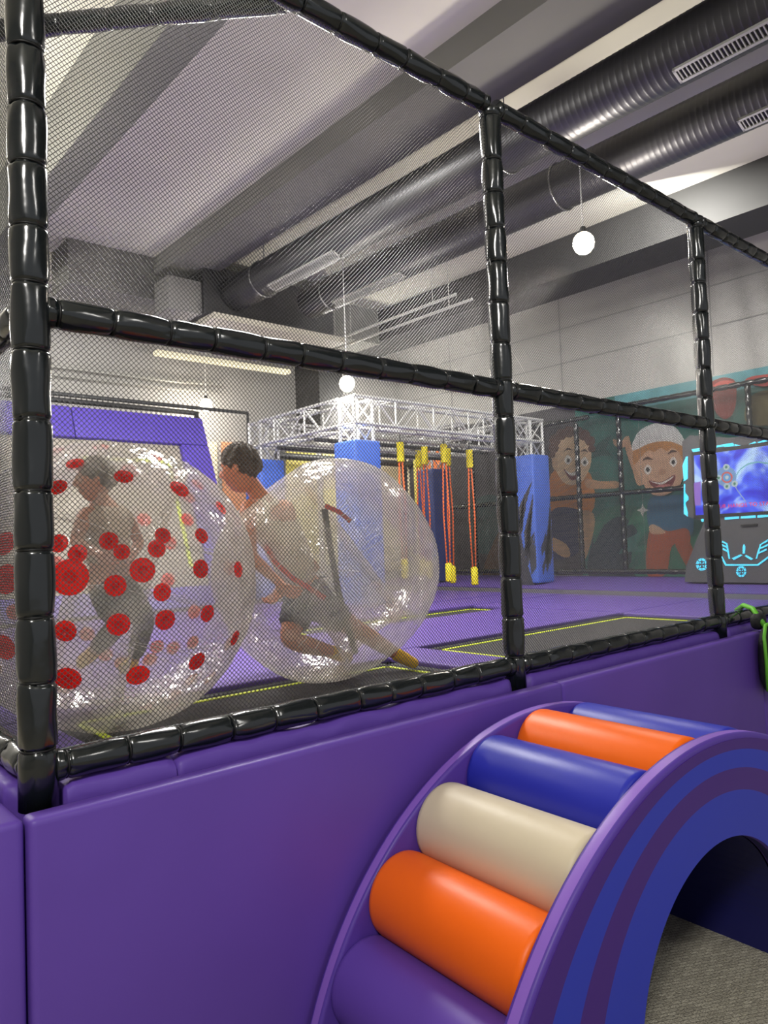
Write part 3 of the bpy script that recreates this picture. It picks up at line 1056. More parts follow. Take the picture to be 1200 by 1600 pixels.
def person(label, hd_c, fwd, hup, s, J, mats, foot_dir, group=None):
    """J: dict of joints"""
    t = thing('person', label, 'person', (J['pelvis'].x, J['pelvis'].y, ZF - 0.03), group)
    js = []; es = []
    idx = {}
    def add(k, p, r, par=None):
        idx[k] = len(js); js.append((Vector(p), r))
        if par is not None: es.append((idx[par], idx[k]))
    add('pelvis', J['pelvis'], (0.098 * s, 0.075 * s))
    add('waist', J['pelvis'].lerp(J['chest'], 0.45), (0.085 * s, 0.066 * s), 'pelvis')
    add('chest', J['chest'], (0.105 * s, 0.078 * s), 'waist')
    add('neck', J['neck'], 0.043 * s, 'chest')
    add('skull', J['neck'].lerp(hd_c, 0.62), 0.042 * s, 'neck')
    for q in ('a', 'b'):
        add('sh' + q, J['sh' + q], 0.042 * s, 'chest')
        add('um' + q, J['sh' + q].lerp(J['el' + q], 0.5), 0.036 * s, 'sh' + q)
        add('el' + q, J['el' + q], 0.030 * s, 'um' + q)
        add('fm' + q, J['el' + q].lerp(J['wr' + q], 0.35), 0.031 * s, 'el' + q)
        add('wr' + q, J['wr' + q], 0.020 * s, 'fm' + q)
        dv = (J['wr' + q] - J['el' + q]).normalized()
        pn = (J['chest'] - J['wr' + q]); pn = (pn - dv * pn.dot(dv)).normalized()
        hand(js, es, idx['wr' + q], J['wr' + q], dv, pn, s)
        add('hp' + q, J['hp' + q], 0.072 * s, 'pelvis')
        add('tm' + q, J['hp' + q].lerp(J['kn' + q], 0.45), 0.064 * s, 'hp' + q)
        add('kn' + q, J['kn' + q], 0.046 * s, 'tm' + q)
        add('cm' + q, J['kn' + q].lerp(J['an' + q], 0.35), 0.047 * s, 'kn' + q)
        add('an' + q, J['an' + q], 0.028 * s, 'cm' + q)
        add('ft' + q, J['an' + q].lerp(J['to' + q], 0.6), (0.030 * s, 0.022 * s), 'an' + q)
        add('to' + q, J['to' + q], (0.028 * s, 0.014 * s), 'ft' + q)
    skin_figure('body', js, es, 0, mats['skin'], t)
    head_mesh('head', hd_c, fwd, hup, s * 0.92, t, mats['skin'])
    # shirt: short-sleeved or sleeveless shell over the trunk
    js = []; es = []; idx = {}
    add('pelvis', J['pelvis'].lerp(J['chest'], 0.08), (0.122 * s, 0.104 * s))
    add('waist', J['pelvis'].lerp(J['chest'], 0.5), (0.112 * s, 0.098 * s), 'pelvis')
    add('chest', J['chest'], (0.130 * s, 0.108 * s), 'waist')
    add('nk', J['chest'].lerp(J['neck'], 0.6), 0.060 * s, 'chest')
    for q in ('a', 'b'):
        add('sh' + q, J['chest'].lerp(J['sh' + q], 0.85), 0.054 * s, 'chest')
        if mats.get('sleeves'):
            add('sl' + q, J['sh' + q].lerp(J['el' + q], 0.45), 0.050 * s, 'sh' + q)
    skin_figure('shirt', js, es, 0, mats['shirt'], t)
    js = []; es = []; idx = {}
    add('pelvis', J['pelvis'].lerp(J['chest'], 0.10), (0.112 * s, 0.090 * s))
    add('seat', J['pelvis'], (0.114 * s, 0.092 * s), 'pelvis')
    for q in ('a', 'b'):
        k = mats.get('leglen', 0.75)
        add('hp' + q, J['hp' + q], 0.088 * s, 'seat')
        add('tm' + q, J['hp' + q].lerp(J['kn' + q], min(k, 0.5)), 0.080 * s, 'hp' + q)
        if k > 0.5: add('te' + q, J['hp' + q].lerp(J['kn' + q], k), 0.074 * s, 'tm' + q)
        if mats.get('long'):
            add('kk' + q, J['kn' + q], 0.060 * s, 'te' + q)
            add('ee' + q, J['kn' + q].lerp(J['an' + q], 0.85), 0.044 * s, 'kk' + q)
    skin_figure('trousers' if mats.get('long') else 'shorts', js, es, 0, mats['shorts'], t)
    for q in ('a', 'b'):
        js = []; es = []; idx = {}
        add('c', J['kn' + q].lerp(J['an' + q], 0.80), 0.037 * s)
        add('an', J['an' + q], 0.036 * s, 'c')
        add('ft', J['an' + q].lerp(J['to' + q], 0.6), (0.039 * s, 0.031 * s), 'an')
        add('to', J['to' + q], (0.034 * s, 0.024 * s), 'ft')
        skin_figure('sock', js, es, 0, mats['sock'], t)
    return t


head_c = atD(376, 733, 3.855)
J = dict(pelvis=atD(480, 925, 4.068), chest=atD(428, 816, 3.962), neck=atD(402, 770, 3.919),
         sha=atD(386, 787, 3.781), ela=atD(392, 870, 3.642), wra=atD(430, 905, 3.578),
         shb=atD(446, 788, 4.132), elb=atD(470, 870, 4.239), wrb=atD(440, 915, 4.175),
         hpa=atD(470, 940, 3.983), kna=atD(450, 1000, 3.855), ana=atD(524, 1020, 4.153), toa=atD(548, 1032, 4.239),
         hpb=atD(498, 945, 4.153), knb=atD(560, 985, 4.207), anb=atD(626, 1026, 4.260), tob=atD(654, 1040, 4.260))
person('boy with short brown hair, navy shorts and yellow socks, leaning inside the clear bubble ball', head_c,
       -cam_r * 0.92 - cam_b * 0.22 - cam_u * 0.12, cam_u - cam_r * 0.12, 1.14, J,
       dict(skin=M_skin, shirt=M_shirt, shorts=M_shorts, sock=M_sock, leglen=0.72), None)

J = dict(pelvis=atD(172, 899, 3.261), chest=atD(162, 816, 3.213), neck=atD(158, 782, 3.213),
         sha=atD(134, 802, 3.094), ela=atD(117, 848, 2.999), wra=atD(150, 864, 2.927),
         shb=atD(194, 802, 3.356), elb=atD(218, 848, 3.403), wrb=atD(202, 876, 3.261),
         hpa=atD(157, 917, 3.189), kna=atD(187, 972, 2.999), ana=atD(142, 1023, 3.165), toa=atD(122, 1039, 3.070),
         hpb=atD(190, 917, 3.356), knb=atD(227, 972, 3.308), anb=atD(207, 1037, 3.427), tob=atD(187, 1047, 3.356))
s_ = 0.86
person('crouching child in dark trousers and yellow socks inside the red-dotted bubble ball', atD(150, 751, 3.189),
       -cam_r * 0.9 + cam_b * 0.3, cam_u, s_, J,
       dict(skin=M_skin, shirt=mat('beige_cloth', (190, 172, 150), 0.8), shorts=mat('dark_grey_cloth', (52, 54, 56), 0.8), sock=M_sock, leglen=0.8, long=True, sleeves=True), None)

# ================================================================== rope course
def truss(name, a, b, parent, w=0.30, hgt=0.32, step=0.33, r=0.022):
    """box truss between a and b (centres of the end faces)"""
    a = Vector(a); b = Vector(b); t = (b - a).normalized()
    sd = t.cross(Vector((0, 0, 1)))
    if sd.length < 0.1: sd = Vector((1, 0, 0))
    sd.normalize(); up = sd.cross(t).normalized()
    g = G(); L = (b - a).length
    cor = [(-w / 2, -hgt / 2), (w / 2, -hgt / 2), (w / 2, hgt / 2), (-w / 2, hgt / 2)]
    for cu, cv in cor:
        g.tube([a + sd * cu + up * cv, b + sd * cu + up * cv], r, 8)
    root = obj(name, g, M_alu, parent, smooth=True, angle=0.8)
    g = G(); n = max(1, round(L / step))
    for i in range(n + 1):
        p = a + t * (L * i / n)
        for k in range(4):
            c0, c1_ = cor[k], cor[(k + 1) % 4]
            if i % 2 == 0: g.tube([p + sd * c0[0] + up * c0[1], p + sd * c1_[0] + up * c1_[1]], r * 0.55, 5, False)
            if i < n:
                q = a + t * (L * (i + 1) / n)
                s0, s1 = (c0, c1_) if i % 2 == 0 else (c1_, c0)
                g.tube([p + sd * s0[0] + up * s0[1], q + sd * s1[0] + up * s1[1]], r * 0.5, 5, False)
    obj('lacing', g, M_alu, root)
    return root

TX0, TX1, TY0, TY1 = 5.55, 8.85, 6.72, 8.75
tz = H + 1.58
rc = thing('rope_course_frame', 'silver box-truss frame on four blue padded columns beyond the trampolines', 'rope course', ((TX0 + TX1) / 2, (TY0 + TY1) / 2, ZF - 0.06))
truss('truss_beam', (TX0 - 0.15, TY0, tz), (TX1 + 0.15, TY0, tz), rc)
truss('truss_beam', (TX0 - 0.15, TY1, tz), (TX1 + 0.15, TY1, tz), rc)
truss('truss_beam', (TX0, TY0 + 0.15, tz), (TX0, TY1 - 0.15, tz), rc)
truss('truss_beam', (TX1, TY0 + 0.15, tz), (TX1, TY1 - 0.15, tz), rc)
truss('truss_beam', ((TX0 + TX1) / 2 + 0.4, TY0 + 0.15, tz - 0.05), ((TX0 + TX1) / 2 + 0.4, TY1 - 0.15, tz - 0.05), rc, w=0.2, hgt=0.2, r=0.016)
for n, y in enumerate((7.1, 7.55, 8.0, 8.4)):
    obj('cross_tube', G().tube([(TX0, y, tz - 0.22), (TX1, y, tz - 0.22)], 0.028, 10), M_steel_dark if n % 2 else M_galv, rc, smooth=True, angle=0.8)
zt = H + 1.22
for n, (x, y) in enumerate(((TX0, TY0), (TX1, TY0), (TX0, TY1), (TX1, TY1))):
    c = truss('column_truss', (x, y, zt - 0.1), (x, y, tz + 0.15), rc, w=0.28, hgt=0.28)
    w = 0.20
    base = ZF if x < 7 else ZF + 0.055
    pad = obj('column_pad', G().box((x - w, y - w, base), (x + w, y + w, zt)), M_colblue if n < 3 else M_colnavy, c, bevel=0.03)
    pad['label'] = 'blue padded column sleeve'
for (x, y) in ((TX1, TY0),):
    # torn dark shapes printed on the right column pad
    rr = random.Random(3)
    g = G(); z0 = ZF + 0.03; w = 0.2
    for face in (0, 1):
        for k in range(9):
            u0 = rr.uniform(-0.17, 0.12); z1 = z0 + rr.uniform(0.1, 0.5) + (0.9 if u0 < -0.02 and face == 0 else 0.0) * rr.random()
            L = rr.uniform(0.35, 0.9); wd = rr.uniform(0.03, 0.10); sl = rr.uniform(0.05, 0.2)
            pts = [(u0, z1), (u0 + wd, z1 + L * 0.25), (min(0.185, u0 + wd + sl), min(zt - 0.05, z1 + L)), (u0 + wd * 0.4, z1 + L * 0.5), (u0 - 0.01, z1 + L * 0.35)]
            pts = [(max(-0.185, min(0.185, a)), max(z0, min(zt - 0.04, b))) for a, b in pts]
            if face == 0: g.prism(pts, lambda u, v: Vector((x - w - 0.002, y - u, v)), lambda u, v: Vector((x - w + 0.001, y - u, v)))
            else: g.prism(pts, lambda u, v: Vector((x + u, y - w - 0.002, v)), lambda u, v: Vector((x + u, y - w + 0.001, v)))
        pts = [(-0.185, z0), (0.12, z0), (-0.02, z0 + 0.45), (-0.10, z0 + 0.9), (-0.185, z0 + 0.75)]
        if face == 0: g.prism(pts, lambda u, v: Vector((x - w - 0.0022, y - u, v)), lambda u, v: Vector((x - w + 0.001, y - u, v)))
    obj('torn_print', g, M_coldark, rc)

# hanging rope loops
def hanging_rope(px, Y, ytop, ybot, label, two=True):
    pt = atY(px, ytop, Y); pb_ = atY(px + 3, ybot, Y)
    x, y = pt.x, Y
    zb = max(pb_.z, ZF + 0.04)
    t = thing('hanging_rope', label, 'rope', (x, y, zb), 'orange ropes hanging in the rope course')
    zh = pt.z - 0.02
    obj('link_cord', G().tube([(x, y, zh), (x, y, tz - 0.16)], 0.008, 6), M_steel_dark, t)
    g = G()
    for s in ((-0.028, 0.028) if two else (0,)):
        g.tube([(x + s * 0.6, y, zh), (x + s, y - s, (pt.z + zb) / 2), (x + s * 0.8, y, zb + 0.06)], 0.011, 6)
    obj('rope', g, M_rope, t, smooth=True)
    l = 0.26
    obj('foam_sleeve', G().tube([(x, y, pt.z - 0.02), (x, y, pt.z - 0.01), (x, y, pt.z - l), (x, y, pt.z - l - 0.01)], [0.03, 0.048, 0.048, 0.03], 12), M_yel, t, smooth=True, angle=0.9)
    obj('foam_sleeve', G().tube([(x, y, zb), (x, y, zb + 0.015), (x, y, zb + 0.24), (x, y, zb + 0.26)], [0.03, 0.05, 0.05, 0.03], 12), M_yel, t, smooth=True, angle=0.9)
hanging_rope(733, 7.0, 702, 915, 'orange rope loop with yellow sleeves, rightmost and left of the middle post')
hanging_rope(693, 7.0, 693, 910, 'orange rope loop with yellow sleeves, just right of the clear bubble ball')
hanging_rope(699, 7.5, 700, 912, 'orange rope with yellow sleeves, close behind another at the clear ball right edge')
hanging_rope(663, 7.5, 697, 905, 'orange rope with yellow sleeves, passing behind the clear bubble ball shoulder')
hanging_rope(653, 8.0, 703, 900, 'thin orange rope with yellow sleeves before the orange wall panel')
hanging_rope(625, 7.0, 690, 905, 'orange rope with long yellow sleeve, between the clear ball top and the yellow panel')
hanging_rope(583, 7.5, 700, 900, 'orange rope with yellow sleeve, leftmost beside the near blue column')
# black climbing holds hung under the truss
g = G()

# ================================================================== far wall: coloured panels and black frame
YF = YW - 0.02
def far_panel(px0, py0, px1, py1, m, label, Y=YF - 0.03, name='wall_panel'):
    a = atY(px0, py0, Y); b = atY(px1, py1, Y)
    o = obj(name, G().box((min(a.x, b.x), Y, min(a.z, b.z)), (max(a.x, b.x), Y + 0.04, max(a.z, b.z))), m, bevel=0.006)
    tag(o, label, 'wall panel')
M_py = mat('pale_yellow_panel', (226, 214, 110), 0.6)
M_pc = mat('cream_panel', (236, 226, 190), 0.6)
M_po = mat('orange_panel', (232, 120, 50), 0.6)
far_panel(448, 700, 500, 880, M_py, 'pale yellow wall panel between the far blue column and the near blue column')
far_panel(504, 697, 560, 880, mat('light_yellow_panel', (232, 222, 140), 0.6), 'light yellow wall panel just left of the near blue column')
def side_wall_panel(px0, py0, px1, py1, m, label):
    a = atX(px0, py0, XW - 0.03); b = atX(px1, py1, XW - 0.03)
    o = obj('wall_panel', G().box((XW - 0.05, min(a.y, b.y), ZF), (XW - 0.01, min(max(a.y, b.y), YW - 0.06), a.z)), m, bevel=0.006)
    tag(o, label, 'wall panel')
side_wall_panel(636, 706, 645, 890, M_pc, 'narrow cream wall panel at the far corner behind the ropes')
side_wall_panel(646, 706, 666, 890, M_py, 'narrow yellow wall panel beside the orange one behind the ropes')
side_wall_panel(667, 706, 696, 890, M_po, 'orange wall panel behind the hanging ropes')
far_panel(578, 703, 633, 890, M_pc, 'second cream wall panel, tucked against the near blue column')
far_panel(322, 690, 345, 900, M_pc, 'cream wall panel just left of the boy in the clear ball')
far_panel(347, 690, 395, 900, mat('peach_panel', (214, 150, 110), 0.6), 'peach wall panel behind the boy')
bl = thing('black_frame', 'black tube frame standing before the coloured panels behind the rope course', 'frame', (6.0, YF - 0.25, ZF - 0.06))
def fr(p, q, r=0.045):
    obj('tube', G().tube([p, q], r, 8), M_steel_dark, bl, smooth=True, angle=0.8)
Yb = YF - 0.25
a = atY(432, 712, Yb); b = atY(700, 735, Yb)
fr((a.x, Yb, a.z), (b.x, Yb, a.z - 0.02), 0.06)
for px in (440, 690):
    p = atY(px, 700, Yb); fr((p.x, Yb, ZF - 0.06), (p.x, Yb, a.z + 0.12))
p = atY(565, 700, Yb); fr((p.x, Yb, ZF - 0.06), (p.x, Yb, a.z + 0.02))

# ================================================================== sloped wall trampoline (far left)
sw = thing('sloped_wall_trampoline', 'leaning wall trampoline with a purple padded frame behind the dotted bubble ball', 'trampoline', (4.0, 9.0, ZF - 0.06))
yt, zt_ = 9.6, H + 1.86; yb_, zb_ = 8.55, ZF - 0.02
def sp(u, s, off=0.0):
    """u across in metres (world x), s 0 at the foot to 1 at the top, off along the normal to the viewer"""
    d = Vector((0, yt - yb_, zt_ - zb_)); n_ = Vector((0, -(zt_ - zb_), yt - yb_)).normalized()
    return Vector((u, yb_, zb_)) + d * s + n_ * off
def slab(name, u0, u1, s0, s1, o0, o1, m, par, bevel=0.02):
    vs = [sp(u0, s0, o0), sp(u1, s0, o0), sp(u1, s1, o0), sp(u0, s1, o0), sp(u0, s0, o1), sp(u1, s0, o1), sp(u1, s1, o1), sp(u0, s1, o1)]
    return obj(name, G().add(vs, [(0, 3, 2, 1), (4, 5, 6, 7), (0, 1, 5, 4), (1, 2, 6, 5), (2, 3, 7, 6), (3, 0, 4, 7)]), m, par, bevel=bevel)
M_frame = mat('violet_frame_vinyl', (84, 66, 172), 0.5, bump=0.08, bscale=5)
slab('frame_pad', 1.2, 3.20, 0.84, 1.0, 0.0, 0.09, M_frame, sw)
slab('frame_pad', 3.21, 5.02, 0.84, 1.0, 0.0, 0.09, M_frame, sw)
slab('frame_pad', 4.60, 5.02, 0.0, 0.838, 0.0, 0.09, M_frame, sw)
slab('frame_pad', 1.2, 1.55, 0.0, 0.838, 0.0, 0.09, M_frame, sw)
slab('frame_pad', 1.56, 4.59, 0.0, 0.10, 0.0, 0.09, M_frame, sw)
slab('jumping_mat', 1.55, 4.60, 0.10, 0.84, 0.01, 0.03, mat('pale_grey_mat', (150, 144, 132), 0.8), sw, bevel=0.003)
g = G()
for (u0, u1, s0, s1) in ((3.22, 4.42, 0.735, 0.755), (3.22, 3.27, 0.60, 0.755), (4.37, 4.42, 0.2, 0.755)):
    vs = [sp(u0, s0, 0.031), sp(u1, s0, 0.031), sp(u1, s1, 0.031), sp(u0, s1, 0.031), sp(u0, s0, 0.036), sp(u1, s0, 0.036), sp(u1, s1, 0.036), sp(u0, s1, 0.036)]
    g.add(vs, [(0, 3, 2, 1), (4, 5, 6, 7), (0, 1, 5, 4), (1, 2, 6, 5), (2, 3, 7, 6), (3, 0, 4, 7)])
obj('yellow_line', g, M_line, sw)
g = G().tube([(1.2, yt + 0.14, zt_ + 0.14), (5.02, yt + 0.14, zt_ + 0.14)], 0.035, 8)
obj('top_tube', g, M_steel_dark, sw, smooth=True)
obj('top_tube', G().tube([(5.05, yt + 0.14, zt_ + 0.16), (5.05, yt + 0.14, ZF - 0.06)], 0.035, 8), M_steel_dark, sw, smooth=True)
obj('top_tube', G().tube([(1.2, yt + 0.14, zt_ + 0.22), (5.9, yt + 0.14, zt_ + 0.22), (5.9, yt + 0.14, ZF - 0.06)], 0.03, 8), M_steel_dark, sw, smooth=True)

# ================================================================== ducts, plenum, pipes, lamps
def duct(cx_, z, r, y0, y1, label, seams, grilles):
    t = thing('air_duct', label, 'duct', (cx_, (y0 + y1) / 2, z - r), 'round ventilation ducts under the ceiling')
    g = G(); n = int((y1 - y0) / 0.05)
    pts = []; rs = []
    for i in range(n + 1):
        y = y0 + (y1 - y0) * i / n
        for dy, dr in ((0, 0), (0.034, 0), (0.040, 0.0016), (0.046, 0)):
            if y + dy <= y1: pts.append((cx_, y + dy, z)); rs.append(r + dr)
    g.tube(pts, rs, 36)
    obj('duct_body', g, M_duct, t, smooth=True)
    for y in seams:
        ring = [(cx_ + math.cos(q / 36 * 2 * math.pi) * (r + 0.008), y, z + math.sin(q / 36 * 2 * math.pi) * (r + 0.008)) for q in range(36)]
        b = obj('hanger_band', G().tube(ring, 0.009, 6, closed=True), M_duct_seam, t, smooth=True)
        obj('hanger_rod', G().tube([(cx_, y, z + r), (cx_, y, ZC)], 0.006, 6), M_duct_seam, b)
    for (ya, yb2) in grilles:
        a0, a1 = math.radians(-118), math.radians(-88)
        am_ = math.radians(-110)
        nrm = Vector((math.cos(am_), 0, math.sin(am_))); tg = Vector((-math.sin(am_), 0, math.cos(am_)))
        cc = Vector((cx_, 0, z)) + nrm * (r + 0.006)
        hw = 0.062
        g = G()
        def P_(u, y, d): return cc + tg * u + nrm * d + Vector((0, y, 0))
        def bar(u0, u1, y0_, y1_, d0, d1):
            g.add([P_(u0, y0_, d0), P_(u1, y0_, d0), P_(u1, y1_, d0), P_(u0, y1_, d0), P_(u0, y0_, d1), P_(u1, y0_, d1), P_(u1, y1_, d1), P_(u0, y1_, d1)],
                  [(0, 3, 2, 1), (4, 5, 6, 7), (0, 1, 5, 4), (1, 2, 6, 5), (2, 3, 7, 6), (3, 0, 4, 7)])
        e = 0.018
        bar(-hw, hw, ya, ya + e, -0.02, 0.008); bar(-hw, hw, yb2 - e, yb2, -0.02, 0.008)
        bar(-hw, -hw + e, ya, yb2, -0.02, 0.008); bar(hw - e, hw, ya, yb2, -0.02, 0.008)
        gr = obj('grille', g, M_galv, t)
        g = G(); k = int((yb2 - ya) / 0.028)
        for i in range(k):
            y = ya + e + (yb2 - ya - 2 * e) * (i + 0.5) / k
            bar(-hw + e, hw - e, y - 0.004, y + 0.004, -0.012, 0.004)
        sl = obj('louvre', g, M_galv, gr); sl['kind'] = 'stuff'
        g = G(); bar(-hw + e, hw - e, ya + e, yb2 - e, -0.012, -0.009)
        obj('grille_back', g, M_kiosk_d, gr)
    return t
# duct grille spots along y come from the photograph's spacing
duct(4.89, H + 3.3, 0.21, -3.5, 8.28, 'left round dark spiral duct under the ceiling', (3.81, 7.58, 0.2), ((6.05, 7.33), (1.2, 2.28), (-2.0, -1.0)))
duct(5.87, H + 3.3, 0.21, -3.5, 8.0, 'right round dark spiral duct under the ceiling', (3.93, 7.5), ((6.08, 7.36), (1.2, 2.27), (-2.8, -1.8)))
pl = thing('plenum_box', 'dark sheet metal air plenum at the far ends of both ducts', 'duct', (5.3, 8.6, H + 2.95))
obj('housing', G().box((4.45, 8.3, H + 2.98), (6.5, 9.3, H + 3.62)), M_duct, pl, bevel=0.01)
obj('base_tray', G().box((4.5, 8.15, H + 2.9), (6.6, 9.35, H + 2.975)), mat('pale_sheet_metal', (176, 172, 158), 0.6), pl)
# small equipment on the far wall
o = obj('equipment_box', G().box((4.0, 8.35, H + 2.98), (4.449, 8.75, H + 3.40)), mat('box_grey', (120, 120, 116), 0.6), pl, bevel=0.01)
for n, (z, r, lab) in enumerate(((H + 2.62, 0.022, 'upper horizontal pipe on the far wall above the purple frame'), (H + 2.50, 0.016, 'lower thin horizontal pipe on the far wall above the purple frame'))):
    o = obj('wall_pipe', G().tube([(-2, YW - 0.08, z), (5.2, YW - 0.08, z), (5.9, YW - 0.08, z + 0.05)], r, 8), M_galv, smooth=True)
    tag(o, lab, 'pipe', 'pipes on the far wall')
o = obj('lit_edge_strip', G().box((4.6, 10.0, H + 2.87), (6.9, 10.15, H + 2.93)), mat('pale_strip', (226, 220, 190), 0.5, emit=(240, 232, 200), estr=0.6))  # pale glow stands in for the lit lower edge of a beam
tag(o, 'long pale glowing strip for a lit beam edge under the far end of the ducts', 'trim')
for n, x in enumerate((6.6, 6.9)):
    o = obj('ceiling_pipe', G().tube([(x, 6.0, H + 3.0), (x, YW - 0.1, H + 3.0)], 0.02, 8), M_galv, smooth=True)
    tag(o, ('left' if n == 0 else 'right') + ' one of two thin pipes running to the far wall below the dark beam', 'pipe', 'thin pipes near the dark beam')
    for y in (6.4, 8.4, 10.2):
        obj('hanger', G().tube([(x, y, H + 3.0), (x, y, ZC)], 0.006, 6), M_galv, o)
o = obj('cable_duct', G().box((7.4, 9.9, H + 2.0), (7.9, YW - 0.005, H + 3.29)), M_beam_dark)
tag(o, 'dark square riser at the far end of the dark ceiling beam', 'duct')

def pendant(loc, ztop, label, w=1.0):
    x, y, z = loc
    t = thing('pendant_lamp', label, 'lamp', (x, y, z - 0.1), 'glowing pendant lamps in the hall')
    obj('cord', G().tube([(x, y, z + 0.13), (x, y, ztop)], 0.006, 6), M_white, t)
    obj('ceiling_rose', G().tube([(x, y, ztop - 0.06), (x, y, ztop)], [0.05, 0.035], 12), M_white, t, smooth=True, angle=0.8)
    obj('lamp_holder', G().tube([(x, y, z + 0.06), (x, y, z + 0.14)], [0.04, 0.022], 12), M_steel_dark, t, smooth=True, angle=0.8)
    obj('bulb', G().sphere((x, y, z), (0.09, 0.09, 0.095), 16, 12), M_lamp, t, smooth=True)
    l = bpy.data.lights.new('bulb_light', 'POINT'); l.energy = BULB_W * w; l.color = (1, 0.93, 0.82); l.shadow_soft_size = 0.1
    lo = bpy.data.objects.new('bulb_light', l); C.objects.link(lo); lo.parent = t; lo.location = (0, 0, -0.06)
pendant((5.4, 3.435, H + 2.476), H + 3.78, 'glowing pendant lamp nearest the camera, right of the middle post')
pendant((5.4, 6.68, H + 1.893), H + 3.78, 'glowing pendant lamp above the near blue rope course column')
pendant((5.4, 10.1, H + 2.22), H + 3.78, 'glowing pendant lamp farthest away, above the boy and purple frame', 0.35)

# ================================================================== mural wall
def spline(pts, k=6):
    """closed Catmull-Rom through 2d points"""
    n = len(pts); out = []
    for i in range(n):
        p0, p1, p2, p3 = pts[i - 1], pts[i], pts[(i + 1) % n], pts[(i + 2) % n]
        for j in range(k):
            t = j / k
            out.append(tuple(0.5 * (2 * p1[a] + (p2[a] - p0[a]) * t + (2 * p0[a] - 5 * p1[a] + 4 * p2[a] - p3[a]) * t * t + (3 * p1[a] - p0[a] - 3 * p2[a] + p3[a]) * t ** 3) for a in (0, 1)))
    return out
mural = thing('wall_mural', 'painted mural of two laughing cartoon children on dark teal, on the right wall', 'mural', (XW - 0.02, 5.5, ZF))
layer = [0]
def paint(pts, rgb, name='painted_shape', smooth=True, X=XW):
    layer[0] += 1
    d = 0.004 + layer[0] * 0.0006
    q = spline(pts) if smooth else pts
    g = G()
    P3 = [atX(px, py, X) for px, py in q]
    v0 = [(X - d, p.y, p.z) for p in P3]; v1 = [(X - d + 0.0005, p.y, p.z) for p in P3]
    n = len(q)
    # centre fan keeps concave outlines tidy through bmesh triangulation
    g.add(v0, [tuple(range(n))])
    nm = 'paint_%d_%d_%d' % rgb
    gy = sum(rgb) / 3
    c = tuple((v * 0.82 + gy * 0.18) * 0.86 for v in rgb)
    return obj(name, g, mat(nm, c, 0.75, var=0.10, vscale=12), mural)
def rect(y0, y1, z0, z1, rgb, name='painted_ground', d=0.003):
    return obj(name, G().box((XW - d - 0.001, y0, z0), (XW - 0.0005, y1, z1)), mat('paint_%d_%d_%d' % rgb, rgb, 0.75, var=0.25, vscale=3), mural)
zm = H + 2.08
rect(2.0, 6.6, ZF + 0.1, zm, (38, 92, 84))
rect(6.6, YW - 0.03, ZF + 0.1, zm, (58, 56, 60), d=0.0025)
rect(2.0, 5.9, zm - 0.24, zm, (84, 138, 146), 'painted_band', 0.0035)
paint([(735, 790), (775, 775), (790, 830), (765, 865), (735, 850)], (48, 92, 88))
paint([(755, 905), (770, 850), (790, 828), (800, 905)], (110, 76, 44))
paint([(925, 905), (925, 850), (940, 815), (975, 800), (1010, 830), (1020, 905)], (30, 52, 70))
paint([(928, 850), (935, 805), (970, 790), (1010, 800), (1030, 860), (1010, 845), (975, 808), (945, 820)], (44, 118, 92))
paint([(1000, 905), (990, 850), (1020, 800), (1070, 820), (1100, 905)], (40, 128, 100))
for (_x, _y, _w, _c) in ((1000, 805, 34, (58, 140, 104)), (1018, 838, 40, (30, 104, 84)), (985, 850, 30, (60, 132, 120)), (1005, 872, 42, (34, 112, 96)), (940, 700, 26, (30, 78, 72)), (1082, 850, 30, (52, 138, 108)), (980, 740, 20, (46, 108, 96))):
    paint([(_x - _w * 0.6, _y + 16), (_x - _w * 0.2, _y - 8), (_x + _w * 0.6, _y - 20), (_x + _w * 0.3, _y + 2), (_x + _w * 0.7, _y + 12), (_x, _y + 12)], _c, smooth=False)
# curly-haired boy
paint([(862, 740), (905, 735), (925, 745), (925, 800), (862, 812)], (214, 124, 34))
paint([(916, 748), (940, 752), (965, 752), (966, 762), (940, 764), (918, 762)], (206, 150, 104))
paint([(862, 800), (900, 795), (912, 812), (905, 862), (862, 870)], (32, 42, 92))
paint([(905, 805), (925, 800), (930, 820), (918, 868), (908, 870)], (198, 150, 100))
paint([(862, 840), (885, 850), (892, 868), (880, 870), (862, 856)], (198, 150, 100))
paint([(862, 715), (866, 690), (885, 678), (905, 680), (922, 692), (924, 725), (912, 750), (895, 758), (878, 750)], (226, 186, 140))
for _x, _y, _r in ((866, 700, 8), (868, 688, 9), (878, 679, 9), (890, 675, 9), (903, 675, 9), (914, 680, 9), (923, 689, 8), (926, 701, 6), (864, 711, 5)):
    paint([(_x + _r * math.cos(k), _y + _r * math.sin(k)) for k in (0, 1.05, 2.1, 3.14, 4.19, 5.24)], (98, 60, 46))
paint([(864, 726), (866, 716), (872, 720), (872, 732), (867, 734)], (214, 170, 126))
paint([(882, 733), (893, 739), (907, 735), (903, 748), (892, 749)], (120, 34, 44))
paint([(884, 734), (893, 739), (906, 736), (904, 741), (893, 743)], (240, 236, 228))
for ex, ey in ((889, 719), (915, 722)):
    paint([(ex - 6, ey), (ex, ey - 8), (ex + 6, ey), (ex, ey + 7)], (240, 236, 226))
    paint([(ex - 2.5, ey + 1), (ex, ey - 3), (ex + 3, ey + 1), (ex, ey + 4)], (36, 34, 32))
paint([(882, 706), (889, 700), (896, 704), (889, 703)], (70, 42, 30))
paint([(909, 706), (915, 702), (921, 707), (915, 705)], (70, 42, 30))
